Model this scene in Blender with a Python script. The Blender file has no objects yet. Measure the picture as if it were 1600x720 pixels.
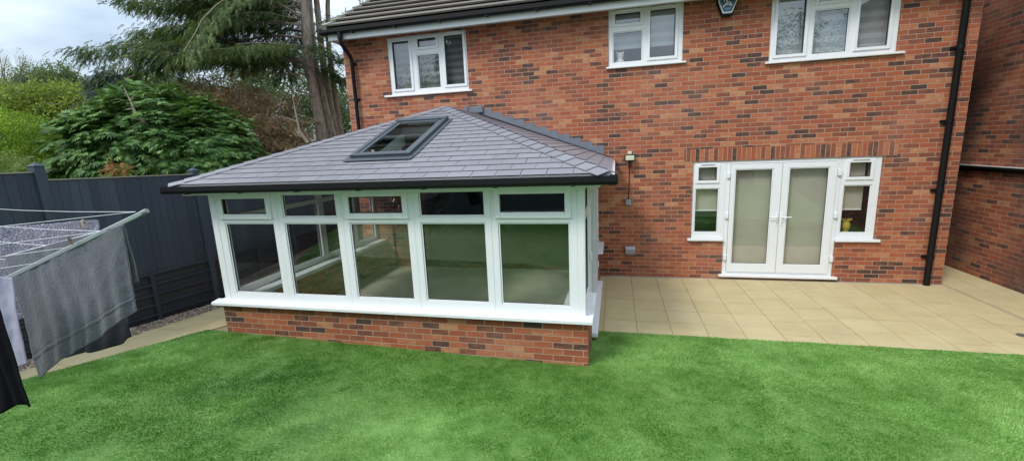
import bpy, bmesh, math, random
import numpy as np
from mathutils import Vector, Matrix
random.seed(7); RNG = np.random.default_rng(11)
SC = bpy.context.scene
COL = SC.collection
R = math.radians

# ------------------------------------------------------------------ camera (solved from the photo's brick courses and window lines)
CAM = np.array([-5.2738, -8.2982, 2.5268]); YAW, PITCH, ROLL, FPX = 0.2399, -0.1894, -0.0432, 672.5
def cam_axes():
    cy, sy = math.cos(YAW), math.sin(YAW); cp, sp = math.cos(PITCH), math.sin(PITCH)
    f = np.array([-sy*cp, cy*cp, sp]); r = np.array([cy, sy, 0.0]); u = np.cross(r, f)
    cr, sr = math.cos(ROLL), math.sin(ROLL)
    return cr*r+sr*u, -sr*r+cr*u, f
CR, CU, CF = cam_axes()
def at(u, v, depth):
    return CAM + depth*(CF + CR*(u-800)/FPX + CU*(360-v)/FPX)
cd = bpy.data.cameras.new('camera'); cam = bpy.data.objects.new('camera', cd); COL.objects.link(cam)
M = Matrix(((CR[0], CU[0], -CF[0]), (CR[1], CU[1], -CF[1]), (CR[2], CU[2], -CF[2])))
cam.matrix_world = Matrix.Translation(Vector(CAM)) @ M.to_4x4()
cd.sensor_width = 36; cd.sensor_fit = 'HORIZONTAL'; cd.lens = FPX/1600*36; cd.clip_end = 2000; cd.clip_start = 0.05
SC.camera = cam

# ------------------------------------------------------------------ node helpers
class NT:
    def __init__(s, name):
        s.m = bpy.data.materials.new(name); s.m.use_nodes = True; s.t = s.m.node_tree; s.t.nodes.clear()
        s.out = s.t.nodes.new('ShaderNodeOutputMaterial')
    def n(s, typ, ins=None, **props):
        nd = s.t.nodes.new(typ)
        for k, v in props.items(): setattr(nd, k, v)
        for k, v in (ins or {}).items():
            if isinstance(v, tuple) and len(v) == 2 and hasattr(v[0], 'outputs'):
                s.t.links.new(v[0].outputs[v[1]], nd.inputs[k])
            else: nd.inputs[k].default_value = v
        return nd
    def ramp(s, src, stops, interp='LINEAR'):
        nd = s.t.nodes.new('ShaderNodeValToRGB'); cr = nd.color_ramp; cr.interpolation = interp
        while len(cr.elements) < len(stops): cr.elements.new(0.5)
        for e, (p, c) in zip(cr.elements, stops):
            e.position = p; e.color = (c[0], c[1], c[2], 1) if hasattr(c, '__len__') else (c, c, c, 1)
        s.t.links.new(src[0].outputs[src[1]], nd.inputs[0]); return nd
    def math(s, op, a, b=0.0, clamp=False):
        nd = s.t.nodes.new('ShaderNodeMath'); nd.operation = op; nd.use_clamp = clamp
        for i, x in enumerate((a, b)):
            if isinstance(x, tuple): s.t.links.new(x[0].outputs[x[1]], nd.inputs[i])
            else: nd.inputs[i].default_value = x
        return (nd, 0)
    def mix(s, fac, a, b, mode='MIX'):
        nd = s.t.nodes.new('ShaderNodeMix'); nd.data_type = 'RGBA'; nd.blend_type = mode
        for i, x in ((0, fac), (6, a), (7, b)):
            if isinstance(x, tuple) and len(x) == 2 and hasattr(x[0], 'outputs'): s.t.links.new(x[0].outputs[x[1]], nd.inputs[i])
            elif i == 0: nd.inputs[i].default_value = x
            else: nd.inputs[i].default_value = (x[0], x[1], x[2], 1)
        return (nd, 2)
    def pos(s): return (s.n('ShaderNodeNewGeometry'), 'Position')
    def island(s): return (s.n('ShaderNodeNewGeometry'), 'Random Per Island')
    def noise(s, vec, scale, detail=4, rough=.55):
        return (s.n('ShaderNodeTexNoise', {'Vector': vec, 'Scale': scale, 'Detail': detail, 'Roughness': rough}), 'Fac')
    def mapping(s, vec, scale=(1, 1, 1), rot=(0, 0, 0)):
        return (s.n('ShaderNodeMapping', {'Vector': vec, 'Scale': scale, 'Rotation': rot}), 0)
    def bump(s, h, dist=.01, strength=1.0):
        return (s.n('ShaderNodeBump', {'Height': h, 'Distance': dist, 'Strength': strength}), 0)
    def bsdf(s, col, rough=.5, normal=None, **kw):
        ins = {'Base Color': col if isinstance(col, tuple) and hasattr(col[0], 'outputs') else (col[0], col[1], col[2], 1), 'Roughness': rough}
        if normal: ins['Normal'] = normal
        ins.update(kw)
        b = s.n('ShaderNodeBsdfPrincipled', ins)
        s.t.links.new(b.outputs[0], s.out.inputs[0]); return b

def plain(name, col, rough=.5, var=.12, scale=8, bump=0, **kw):
    t = NT(name); p = t.pos(); n = t.noise(p, scale, 5)
    c = t.mix(n, [x*(1-var) for x in col], [x*(1+var) for x in col])
    t.bsdf(c, rough, t.bump(t.noise(p, scale*12, 3), bump) if bump else None, **kw); return t.m

def brick_mat(name, soldier=False, grime=0.0):
    t = NT(name); p = t.pos()
    sp = t.n('ShaderNodeSeparateXYZ', {0: p})
    u = t.math('ADD', (sp, 0), (sp, 1))
    wob = t.noise(p, 6, 2)
    zz = t.math('ADD', (sp, 2), t.math('MULTIPLY', t.math('SUBTRACT', wob, .5), .003))
    if soldier: vec = (t.n('ShaderNodeCombineXYZ', {0: t.math('SUBTRACT', zz, 2.145), 1: u}), 0)
    else: vec = (t.n('ShaderNodeCombineXYZ', {0: u, 1: zz}), 0)
    bt = t.n('ShaderNodeTexBrick', {'Vector': vec, 'Color1': (0, 0, 0, 1), 'Color2': (1, 1, 1, 1), 'Mortar': (0, 0, 0, 1), 'Scale': 1.0,
             'Mortar Size': .0062, 'Mortar Smooth': .3, 'Bias': 0.0, 'Brick Width': .225, 'Row Height': .075})
    bt.offset = 0.0 if soldier else .5
    streak = t.noise(t.mapping(p, (9, 9, 26)), 1.0, 5, .65)
    big = t.noise(p, .55, 3)
    # the whole-number cell random is blended with a fine streak, so a brick is burnt on one end only
    v = t.math('ADD', (bt, 0), t.math('MULTIPLY', t.math('SUBTRACT', streak, .5), .8))
    v = t.math('ADD', v, t.math('MULTIPLY', t.math('SUBTRACT', big, .5), .25))
    rp = t.ramp(v, [(0.0, (.066, .040, .034)), (.05, (.085, .046, .038)), (.13, (.19, .066, .042)), (.30, (.29, .088, .045)),
                    (.50, (.365, .092, .042)), (.72, (.42, .120, .051)), (.90, (.45, .15, .066)), (1.0, (.52, .25, .12))])
    fine = t.noise(p, 90, 3)
    col = t.mix(fine, t.mix(.82, (0, 0, 0), (rp, 0)), t.mix(0.0, (rp, 0), (1, 1, 1)))
    mort = t.mix(t.noise(p, 3, 4), (.40, .25, .165), (.56, .39, .28))
    fac = (bt, 'Fac')
    sp2 = t.noise(t.mapping(p, (22, 22, 60)), 1.0, 4, .7)
    col = t.mix(t.math('MULTIPLY', (t.ramp(sp2, [(.52, 0), (.75, 1)]), 0), .38), col, (.17, .072, .045))
    blo = t.noise(p, .8, 5, .6)
    col = t.mix(t.math('MULTIPLY', (t.ramp(blo, [(.5, 0), (.72, 1)]), 0), .16), col, (.62, .42, .32))
    col = t.mix(t.math('MULTIPLY', fac, .85), col, mort)
    if grime:
        g = t.ramp(t.noise(t.mapping(p, (1, 1, .6)), .9, 5), [(.38, 0), (.62, 1)])
        col = t.mix(t.math('MULTIPLY', (g, 0), grime), col, (.055, .036, .03))
    h = t.math('SUBTRACT', t.math('MULTIPLY', fine, .35), fac)
    t.bsdf(col, .85, t.bump(h, .006, .8)); return t.m

def leaf_mat(name, stops, nscale=1.3, trans=.3):
    t = NT(name); p = t.pos()
    v = t.math('ADD', t.math('MULTIPLY', t.island(), .5), t.math('MULTIPLY', t.noise(p, nscale, 3), .9))
    v = t.math('SUBTRACT', v, .2)
    c = (t.ramp(v, stops), 0)
    b = t.n('ShaderNodeBsdfPrincipled', {'Base Color': c, 'Roughness': .55, 'Specular IOR Level': .3})
    tr = t.n('ShaderNodeBsdfTranslucent', {0: t.mix(.5, c, (.25, .4, .06), 'MIX')})
    mx = t.n('ShaderNodeMixShader', {0: trans, 1: (b, 0), 2: (tr, 0)})
    t.t.links.new(mx.outputs[0], t.out.inputs[0]); return t.m

def glass_mat(name, tint=(.94, .96, .94), ior=2.35, wav=.0006):
    t = NT(name); p = t.pos()
    nb = t.bump(t.noise(p, 1.6, 1), wav, 1.0)
    gm = t.n('ShaderNodeNewGeometry'); bk = (gm, 'Backfacing')
    i_ = t.math('ADD', t.math('MULTIPLY', bk, 1/ior-ior), ior)
    fr = t.n('ShaderNodeFresnel', {'IOR': i_})
    tr = t.n('ShaderNodeBsdfTransparent', {0: (*tint, 1)})
    gl = t.n('ShaderNodeBsdfGlossy', {'Color': (.95, .97, 1, 1), 'Roughness': .0, 'Normal': nb})
    mx = t.n('ShaderNodeMixShader', {0: (fr, 0), 1: (tr, 0), 2: (gl, 0)})
    t.t.links.new(mx.outputs[0], t.out.inputs[0]); return t.m

MT = {}
MT['brick'] = brick_mat('brickwork')
MT['brick_grimy'] = brick_mat('weathered brickwork', grime=.75)
MT['soldier'] = brick_mat('soldier brickwork', soldier=True)
MT['upvc'] = plain('white plastic', (.78, .80, .815), .28, .03, 3)
MT['gasket'] = plain('black rubber', (.02, .02, .02), .6)
MT['glass'] = glass_mat('window glass')
MT['roofglass'] = glass_mat('roof window glass', (.6, .66, .64), 2.3, .001)
MT['black'] = plain('black plastic', (.006, .006, .007), .55, .2, 5, **{'Specular IOR Level': .25})
MT['lead'] = plain('sheet lead', (.15, .165, .20), .55, .35, 9, .004)
MT['grey_metal'] = plain('grey coated metal', (.075, .09, .102), .45, .08, 4, **{'Metallic': .3})
MT['concrete'] = plain('concrete floor', (.70, .66, .52), .8, .2, 1.6, .002)
MT['plaster'] = plain('white plaster', (.78, .78, .76), .9, .05)
MT['fence'] = None
def tile_mat(name, a, b, moss=None, rough=.6):
    t = NT(name); p = t.pos(); n = t.noise(p, 14, 5)
    v = t.math('ADD', t.math('MULTIPLY', t.island(), .6), t.math('MULTIPLY', n, .4))
    c = t.mix(v, a, b)
    if moss:
        g = t.ramp(t.noise(p, 2.3, 6, .7), [(.5, 0), (.68, 1)])
        c = t.mix(t.math('MULTIPLY', (g, 0), .7), c, moss)
    t.bsdf(c, rough, t.bump(t.noise(p, 60, 4), .003, .5)); return t.m
MT['slate'] = tile_mat('composite slate', (.175, .168, .185), (.235, .226, .248), rough=.42)
MT['roof_tile'] = tile_mat('concrete roof tile', (.125, .107, .094), (.175, .15, .13), (.16, .15, .095), .85)
MT['verge'] = tile_mat('verge capping', (.26, .27, .24), (.34, .34, .30), (.17, .2, .1), .8)
def slab_mat():
    t = NT('sandstone paving'); p = t.pos()
    v = t.math('ADD', t.math('ADD', t.math('MULTIPLY', t.island(), .14), .07), t.math('MULTIPLY', t.noise(p, 2.5, 6, .65), .85))
    c = (t.ramp(v, [(.25, (.44, .35, .185)), (.52, (.50, .41, .22)), (.8, (.56, .475, .275))]), 0)
    st = t.ramp(t.noise(p, 1.1, 6, .65), [(.48, 0), (.75, 1)])
    c = t.mix(t.math('MULTIPLY', (st, 0), .4), c, (.34, .28, .18))
    t.bsdf(c, .8, t.bump(t.noise(t.mapping(p, (6, 6, 6)), 2.2, 6, .65), .006, .6)); return t.m
MT['slab'] = slab_mat()
MT['joint'] = plain('sandy joint', (.30, .235, .15), .95, .3, 12)
def fence_mat():
    t = NT('slate blue fence paint'); p = t.pos()
    grain = t.noise(t.mapping(p, (16, 16, 1.1)), 2.0, 6, .65)
    v = t.math('ADD', t.math('MULTIPLY', t.island(), .5), t.math('MULTIPLY', grain, .6))
    c = (t.ramp(v, [(.2, (.026, .036, .051)), (.55, (.039, .053, .074)), (.9, (.057, .075, .10))]), 0)
    t.bsdf(c, .6, t.bump(grain, .004, .5)); return t.m
MT['fence'] = fence_mat()
MT['gravel_board'] = plain('dark painted board', (.026, .034, .046), .5, .3, 6)
MT['bare_wood'] = plain('weathered wood edge', (.30, .27, .21), .8, .3, 6)
def stripe_mat(name, a, b, period, duty=.5):
    t = NT(name); sp = t.n('ShaderNodeSeparateXYZ', {0: t.pos()})
    fr = t.math('FRACT', t.math('DIVIDE', (sp, 2), period))
    rp = t.ramp(fr, [(0, a), (duty-.04, a), (duty, b), (.96, b)])
    t.bsdf((rp, 0), .8); return t.m
MT['day_night'] = stripe_mat('banded blind', (.50, .53, .57), (.37, .40, .44), .16)
MT['day_night_reflect'] = stripe_mat('banded blind darkened as reflection', (.19, .20, .21), (.11, .115, .125), .13)  # same blind, with the dark tree reflection put into its colour
MT['blind'] = plain('beige roller blind', (.47, .435, .36), .9, .16, 3.5)
MT['yellow'] = plain('mustard ceramic', (.55, .36, .05), .4)
MT['cream'] = plain('cream plush', (.75, .72, .68), .9)
MT['bark'] = NT('bark').m
def bark():
    t = NT('conifer bark'); p = t.pos()
    n = t.noise(t.mapping(p, (9, 9, 1.3)), 2.0, 6, .7)
    c = (t.ramp(n, [(.3, (.12, .09, .068)), (.5, (.30, .24, .185)), (.72, (.46, .39, .31))]), 0)
    t.bsdf(c, .9, t.bump(n, .03, .9)); return t.m
MT['bark'] = bark()
MT['twig'] = plain('dry twig', (.22, .18, .14), .9, .3)

# ------------------------------------------------------------------ mesh helpers
ROOT = {}
def thing(name, loc, label, cat, group=None):
    o = bpy.data.objects.new(name, None); COL.objects.link(o); o.location = loc; o.empty_display_size = .2
    o['label'] = label; o['category'] = cat
    if group: o['group'] = group
    ROOT[o] = Vector(loc); return o
def tag(o, label, cat, group=None, kind=None):
    o['label'] = label; o['category'] = cat
    if group: o['group'] = group
    if kind: o['kind'] = kind
    return o
def root_loc(o):
    while o.parent: o = o.parent
    return ROOT.get(o, Vector((0, 0, 0)))
class MB:
    def __init__(s): s.v = []; s.f = []; s.smooth = []
    def add(s, vs, fs, smooth=False):
        b = len(s.v); s.v += [tuple(map(float, x)) for x in vs]
        for f in fs: s.f.append([b+i for i in f]); s.smooth.append(smooth)
        return s
    def box(s, x0, x1, y0, y1, z0, z1, bev=0):
        x0, x1 = sorted((x0, x1)); y0, y1 = sorted((y0, y1)); z0, z1 = sorted((z0, z1))
        if not bev:
            return s.add([(x0, y0, z0), (x1, y0, z0), (x1, y1, z0), (x0, y1, z0), (x0, y0, z1), (x1, y0, z1), (x1, y1, z1), (x0, y1, z1)],
                         [(0, 3, 2, 1), (4, 5, 6, 7), (0, 1, 5, 4), (1, 2, 6, 5), (2, 3, 7, 6), (3, 0, 4, 7)])
        bm = bmesh.new(); bmesh.ops.create_cube(bm, size=1)
        for v in bm.verts: v.co = Vector(((x0+x1)/2+v.co.x*(x1-x0), (y0+y1)/2+v.co.y*(y1-y0), (z0+z1)/2+v.co.z*(z1-z0)))
        bmesh.ops.bevel(bm, geom=bm.edges[:], offset=bev, segments=2, affect='EDGES', profile=.5)
        bm.verts.index_update()
        s.add([v.co for v in bm.verts], [[v.index for v in f.verts] for f in bm.faces]); bm.free(); return s
    def tube(s, pts, rad, n=10, cap=True):
        pts = [Vector(p) for p in pts]; rr = rad if hasattr(rad, '__len__') else [rad]*len(pts)
        vs = []; prev = None
        for i, p in enumerate(pts):
            d = (pts[min(i+1, len(pts)-1)]-pts[max(i-1, 0)]).normalized()
            a = (prev - d*prev.dot(d)) if prev else d.orthogonal()
            if a.length < 1e-6: a = d.orthogonal()
            a.normalize(); prev = a; b = d.cross(a)
            for k in range(n):
                t = 2*math.pi*k/n; vs.append(p+(a*math.cos(t)+b*math.sin(t))*rr[i])
        fs = []
        for i in range(len(pts)-1):
            for k in range(n):
                fs.append((i*n+k, i*n+(k+1) % n, (i+1)*n+(k+1) % n, (i+1)*n+k))
        s.add(vs, fs, True)
        if cap: s.add(vs[:n], [list(range(n))[::-1]]); s.add(vs[-n:], [list(range(n))])
        return s
    def ring(s, u0, u1, z0, z1, w, d0, d1, mp, bev=.003):
        # a rectangular frame round the opening u0..u1, z0..z1 with bars w wide outside it
        for a, b, c, d in ((u0-w, u0, z0-w, z1+w), (u1, u1+w, z0-w, z1+w), (u0, u1, z0-w, z0), (u0, u1, z1, z1+w)):
            p, q = mp(a, d0, c), mp(b, d1, d)
            s.box(p[0], q[0], p[1], q[1], p[2], q[2], bev)
        return s
    def panel(s, u0, u1, z0, z1, holes, d0, d1, mp):
        us = sorted({u0, u1, *[h[0] for h in holes], *[h[1] for h in holes]}); zs = sorted({z0, z1, *[h[2] for h in holes], *[h[3] for h in holes]})
        us = [u for u in us if u0 <= u <= u1]; zs = [z for z in zs if z0 <= z <= z1]
        def solid(i, j):
            if i < 0 or j < 0 or i >= len(us)-1 or j >= len(zs)-1: return False
            uc = (us[i]+us[i+1])/2; zc = (zs[j]+zs[j+1])/2
            return not any(h[0] < uc < h[1] and h[2] < zc < h[3] for h in holes)
        ids = {}; vs = []; fs = []
        def V(i, j, k):
            if (i, j, k) not in ids: ids[(i, j, k)] = len(vs); vs.append(mp(us[i], (d0, d1)[k], zs[j]))
            return ids[(i, j, k)]
        for i in range(len(us)-1):
            for j in range(len(zs)-1):
                if not solid(i, j): continue
                fs.append((V(i, j, 0), V(i+1, j, 0), V(i+1, j+1, 0), V(i, j+1, 0)))
                fs.append((V(i, j, 1), V(i, j+1, 1), V(i+1, j+1, 1), V(i+1, j, 1)))
                if not solid(i-1, j): fs.append((V(i, j, 0), V(i, j+1, 0), V(i, j+1, 1), V(i, j, 1)))
                if not solid(i+1, j): fs.append((V(i+1, j, 0), V(i+1, j, 1), V(i+1, j+1, 1), V(i+1, j+1, 0)))
                if not solid(i, j-1): fs.append((V(i, j, 0), V(i, j, 1), V(i+1, j, 1), V(i+1, j, 0)))
                if not solid(i, j+1): fs.append((V(i, j+1, 0), V(i+1, j+1, 0), V(i+1, j+1, 1), V(i, j+1, 1)))
        return s.add(vs, fs)
    def build(s, name, mat, parent=None, bevel=0, recalc=True):
        me = bpy.data.meshes.new(name); off = root_loc(parent) if parent else Vector((0, 0, 0))
        me.from_pydata([(x-off.x, y-off.y, z-off.z) for x, y, z in s.v], [], s.f)
        me.polygons.foreach_set('use_smooth', s.smooth)
        if recalc:
            bm = bmesh.new(); bm.from_mesh(me); bmesh.ops.recalc_face_normals(bm, faces=bm.faces[:]); bm.to_mesh(me); bm.free()
        me.materials.append(MT[mat] if isinstance(mat, str) else mat)
        o = bpy.data.objects.new(name, me); COL.objects.link(o)
        if parent: o.parent = parent
        if bevel:
            b = o.modifiers.new('bevel', 'BEVEL'); b.width = bevel; b.segments = 2; b.limit_method = 'ANGLE'; b.angle_limit = R(40)
        return o
FX = lambda u, d, z: (u, d, z)                      # a panel facing the garden: u is x, d is y
def SX(x): return lambda u, d, z: (x+d, u, z)       # a panel facing sideways: u is y, d is added to x
def arr_mesh(name, verts, tris, mat, parent=None, smooth=False):
    me = bpy.data.meshes.new(name); V = np.asarray(verts, np.float32).reshape(-1, 3); T = np.asarray(tris, np.int32); k = T.shape[1]
    if parent: V = V - np.array(root_loc(parent), np.float32)
    me.vertices.add(len(V)); me.vertices.foreach_set('co', V.ravel())
    me.loops.add(T.size); me.loops.foreach_set('vertex_index', T.ravel())
    me.polygons.add(len(T)); me.polygons.foreach_set('loop_start', np.arange(len(T), dtype=np.int32)*k)
    if smooth: me.polygons.foreach_set('use_smooth', np.ones(len(T), bool))
    me.update(calc_edges=True); me.validate()
    me.materials.append(MT[mat] if isinstance(mat, str) else mat)
    o = bpy.data.objects.new(name, me); COL.objects.link(o)
    if parent: o.parent = parent
    return o
def vnoise(x, y, seed=0):
    xi = np.floor(x).astype(int); yi = np.floor(y).astype(int); xf = x-xi; yf = y-yi
    def h(a, b):
        n = (a*374761393 + b*668265263 + seed*982451653) & 0x7fffffff
        n = ((n ^ (n >> 13))*1274126177) & 0x7fffffff
        return ((n ^ (n >> 16)) & 0xffff)/65535.0
    u = xf*xf*(3-2*xf); v = yf*yf*(3-2*yf)
    return (h(xi, yi)*(1-u)+h(xi+1, yi)*u)*(1-v)+(h(xi, yi+1)*(1-u)+h(xi+1, yi+1)*u)*v

# ------------------------------------------------------------------ ground
def clip_half(pl, a, b, c):                         # keep a*u+b*s<=c
    out = []
    for i in range(len(pl)):
        p, q = pl[i], pl[(i+1) % len(pl)]; dp = a*p[0]+b*p[1]-c; dq = a*q[0]+b*q[1]-c
        if dp <= 0: out.append(p)
        if dp*dq < 0: t = dp/(dp-dq); out.append((p[0]+(q[0]-p[0])*t, p[1]+(q[1]-p[1])*t))
    return out
def lawn_z(x, y):
    x = np.asarray(x, float); y = np.asarray(y, float)
    back = np.clip(-5.5-np.maximum(y, -9.4), 0, None)
    return .012 + .085*(-2.65-np.maximum(y, -9.4)) + .030*back**1.6*np.where(back > 0, 1, 0) + .118*np.clip((-5.5-x)/4.9, 0, 1.2)
def path_z(y): return .118 + .085*np.clip(-2.6-np.asarray(y, float), 0, 8)
def lawn_left(y): return -10.76 + .28*(np.asarray(y, float)+3.85)

def struct(o): o['kind'] = 'structure'; return o
g = MB(); g.add([(-300, -300, -.08), (300, -300, -.08), (300, 300, -.08), (-300, 300, -.08)], [(0, 1, 2, 3)])
struct(g.build('ground', plain('rough grass ground', (.045, .07, .025), .95, .4, .5)))

def grid_sheet(xs, ys, zf, xmap=None):
    vs = []; fs = []; nx = len(xs)
    for j, y in enumerate(ys):
        for i, x in enumerate(xs):
            X = xmap(x, y) if xmap else x
            vs.append((X, y, float(zf(X, y))))
    for j in range(len(ys)-1):
        for i in range(nx-1): fs.append((j*nx+i, j*nx+i+1, (j+1)*nx+i+1, (j+1)*nx+i))
    return vs, fs
def turf_mat(blade):
    t = NT('turf blade' if blade else 'turf backing'); p = t.pos()
    n1 = t.noise(p, 1.1, 4, .6); n2 = t.noise(p, 7, 3)
    v = t.math('ADD', t.math('MULTIPLY', n1, .6), t.math('SUBTRACT', t.math('MULTIPLY', n2, .42), .14))
    v = t.math('ADD', v, t.math('MULTIPLY', t.island() if blade else n2, .42))
    c = (t.ramp(v, [(.16, (.040, .145, .012)), (.44, (.120, .285, .042)), (.78, (.27, .46, .12))]), 0)
    if not blade: c = t.mix(.5, c, (.03, .08, .015))
    t.bsdf(c, .55, **{'Specular IOR Level': .35}); return t.m
lw = MB()
ys = list(np.linspace(-3.84, -9.4, 40))
lw.add(*grid_sheet(np.linspace(0, 1, 40), ys, lawn_z, lambda s, y: max(float(lawn_left(y)), -11.9)*(1-s)+.8*s), True)
lw.add(*grid_sheet(np.linspace(-5.562, .8, 20), list(np.linspace(-2.655, -3.84, 8)), lawn_z), True)
struct(lw.build('lawn', turf_mat(False)))

# blades of the artificial turf, leaning with the brushed pile
N = 620000
bx = RNG.uniform(-11.7, .2, N); by = RNG.uniform(-6.7, -2.65, N)
keep = (bx > lawn_left(by)+.0) & ((by < -3.85) | (bx > -5.55)) & (by > -6.0-.12*(-5.5-bx)*(bx < -5.5)+.28*np.clip(bx+7, 0, 8)*(bx > -7)-.6)
bx, by = bx[keep], by[keep]; N = len(bx)
bz = lawn_z(bx, by)
ang = (vnoise(bx*.55+3, by*.9+9, 1)-.5)*5.0 + (vnoise(bx*2.1, by*2.1, 2)-.5)*2.2 + RNG.normal(0, .5, N) - 1.2
lean = np.clip(.30+.8*vnoise(bx*1.1+40, by*1.1, 3)+.9*(vnoise(bx*5.5, by*5.5, 5)-.5)+RNG.normal(0, .18, N), .05, 1.3)
hgt = RNG.uniform(.015, .027, N)*(.8+.4*vnoise(bx*3, by*3, 6)); wid = RNG.uniform(.0022, .0042, N)
phi = RNG.uniform(0, 2*np.pi, N)
base = np.stack([bx, by, bz-.002], 1); side = np.stack([np.cos(phi), np.sin(phi), 0*phi], 1)*wid[:, None]
tip = base + np.stack([np.cos(ang)*np.sin(lean), np.sin(ang)*np.sin(lean), np.cos(lean)], 1)*hgt[:, None]
gv = np.stack([base-side, base+side, tip], 1).reshape(-1, 3)
go = arr_mesh('grass', gv, np.arange(3*N).reshape(-1, 3), turf_mat(True))
tag(go, 'short bright green artificial turf brushed into lighter and darker patches', 'grass', kind='stuff')

# patio, passage and side path: bedded slabs with open joints
pt = MB(); pt.add([(-5.6, -2.65, -.012), (.8, -2.65, -.012), (.8, .0, -.012), (-5.6, 0, -.012)], [(0, 1, 2, 3)])
pt.add([(0, 0, -.012), (.8, 0, -.012), (.8, 9, -.012), (0, 9, -.012)], [(0, 1, 2, 3)])
struct(pt.build('patio_bed', 'joint'))
ps = MB()
def slab(m, x0, x1, y0, y1, zf):
    a = .0035; t = [random.uniform(-.0015, .0015) for _ in range(4)]
    c = [(x0+a, y0+a), (x1-a, y0+a), (x1-a, y1-a), (x0+a, y1-a)]
    top = [(x, y, float(zf(y))+t[i]) for i, (x, y) in enumerate(c)]; bot = [(x, y, z-.03) for x, y, z in top]
    m.add(top+bot, [(0, 1, 2, 3), (4, 5, 1, 0), (5, 6, 2, 1), (6, 7, 3, 2), (7, 4, 0, 3)])
xe = [-5.56, -5.43]
while xe[-1] < -.05: xe.append(xe[-1]+.452)
xe[-1] = -.02
for i in range(len(xe)-1):
    y = -2.65; off = [0, .0, .225, .12][i % 4] if i > 3 else 0
    rows = [-2.65]+[-2.65+.45*k-(off if off else 0) for k in range(1, 9)]
    rows = [r for r in rows if -2.65 <= r < -.12]+[-.05]
    for a, b in zip(rows, rows[1:]): slab(ps, xe[i], xe[i+1], a, b, lambda y: 0)
y = -2.65
while y < 8.5:
    y1 = y+.6
    slab(ps, .03, .42, y, y1, lambda y: .004); slab(ps, .42, .80, y+.0, y1, lambda y: .004); y = y1
struct(ps.build('patio', 'slab'))
ch = MB(); ch.box(-.018, .028, -2.6, 0, -.03, -.002)
struct(ch.build('drain_channel', plain('pale mortar fillet', (.40, .335, .215), .8)))
dg = MB(); dg.box(-5.45, -.02, -.05, -.0, -.02, -.004)
struct(dg.build('patio_edging', plain('grey pointing', (.30, .29, .27), .9, .2)))
pa = MB(); pa.add(*grid_sheet([-12.2, -10.3], list(np.linspace(3, -9.4, 32)), lambda x, y: path_z(y)-.014, lambda x, y: x if x < -11 or y > -3.84 else min(x, float(lawn_left(y))+.01)))
struct(pa.build('path_bed', 'joint'))
pp = MB(); y = 1.5
while y > -8.8:
    y1 = y-.6
    for a, b in ((-11.63, -11.05), (-11.05, -10.43)):
        pl = [(a+.004, y1+.004), (b-.004, y1+.004), (b-.004, y-.004), (a+.004, y-.004)]
        if y1 < -3.84: pl = clip_half(pl, 1, -.28, -10.76+.28*3.85-.004)
        if len(pl) < 3: continue
        k = len(pl); t = random.uniform(-.0015, .0015)
        pp.add([(x, q, float(path_z(q))+t) for x, q in pl]+[(x, q, float(path_z(q))-.03) for x, q in pl], [list(range(k)), list(range(k, 2*k))[::-1]]+[(i, (i+1) % k, k+(i+1) % k, k+i) for i in range(k)])
    y = y1
struct(pp.build('path', 'slab'))
# gravel strip along the fence
npb = 7000
gx = RNG.uniform(-11.99, -11.6, npb); gy = RNG.uniform(-6.2, 0.5, npb); gx += .05*(vnoise(gy*3, gy*0, 4)-.5)*(gx > -11.7)
octv = np.array([(1, 0, 0), (-1, 0, 0), (0, 1, 0), (0, -1, 0), (0, 0, .7), (0, 0, -.7)]); octf = np.array([(0, 2, 4), (2, 1, 4), (1, 3, 4), (3, 0, 4), (2, 0, 5), (1, 2, 5), (3, 1, 5), (0, 3, 5)])
sc = RNG.uniform(.008, .02, (npb, 1, 1))*RNG.uniform(.7, 1.3, (npb, 1, 3))
ph = RNG.uniform(0, 6.28, npb); c, s = np.cos(ph), np.sin(ph)
ov = octv[None]*sc; ov = np.stack([ov[..., 0]*c[:, None]-ov[..., 1]*s[:, None], ov[..., 0]*s[:, None]+ov[..., 1]*c[:, None], ov[..., 2]], -1)
gp = np.stack([gx, gy, path_z(gy)+.002], 1)
def peb():
    t = NT('brown gravel'); c = (t.ramp(t.island(), [(0, (.10, .065, .045)), (.4, (.25, .17, .12)), (.75, (.36, .28, .21)), (1, (.5, .45, .4))]), 0); t.bsdf(c, .8); return t.m
gr = arr_mesh('gravel', (gp[:, None]+ov).reshape(-1, 3), (np.arange(npb)[:, None, None]*6+octf[None]).reshape(-1, 3), peb())
tag(gr, 'strip of brown and buff gravel along the foot of the fence', 'gravel', kind='stuff')
dr = MB(); dr.tube([(-.41, -2.06, .003), (-.41, -2.06, .010)], .05, 20)
tag(dr.build('drain_cover', plain('dull grey iron', (.10, .09, .08), .6)), 'small round dark drain cover let into the patio slabs', 'drain cover')

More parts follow.
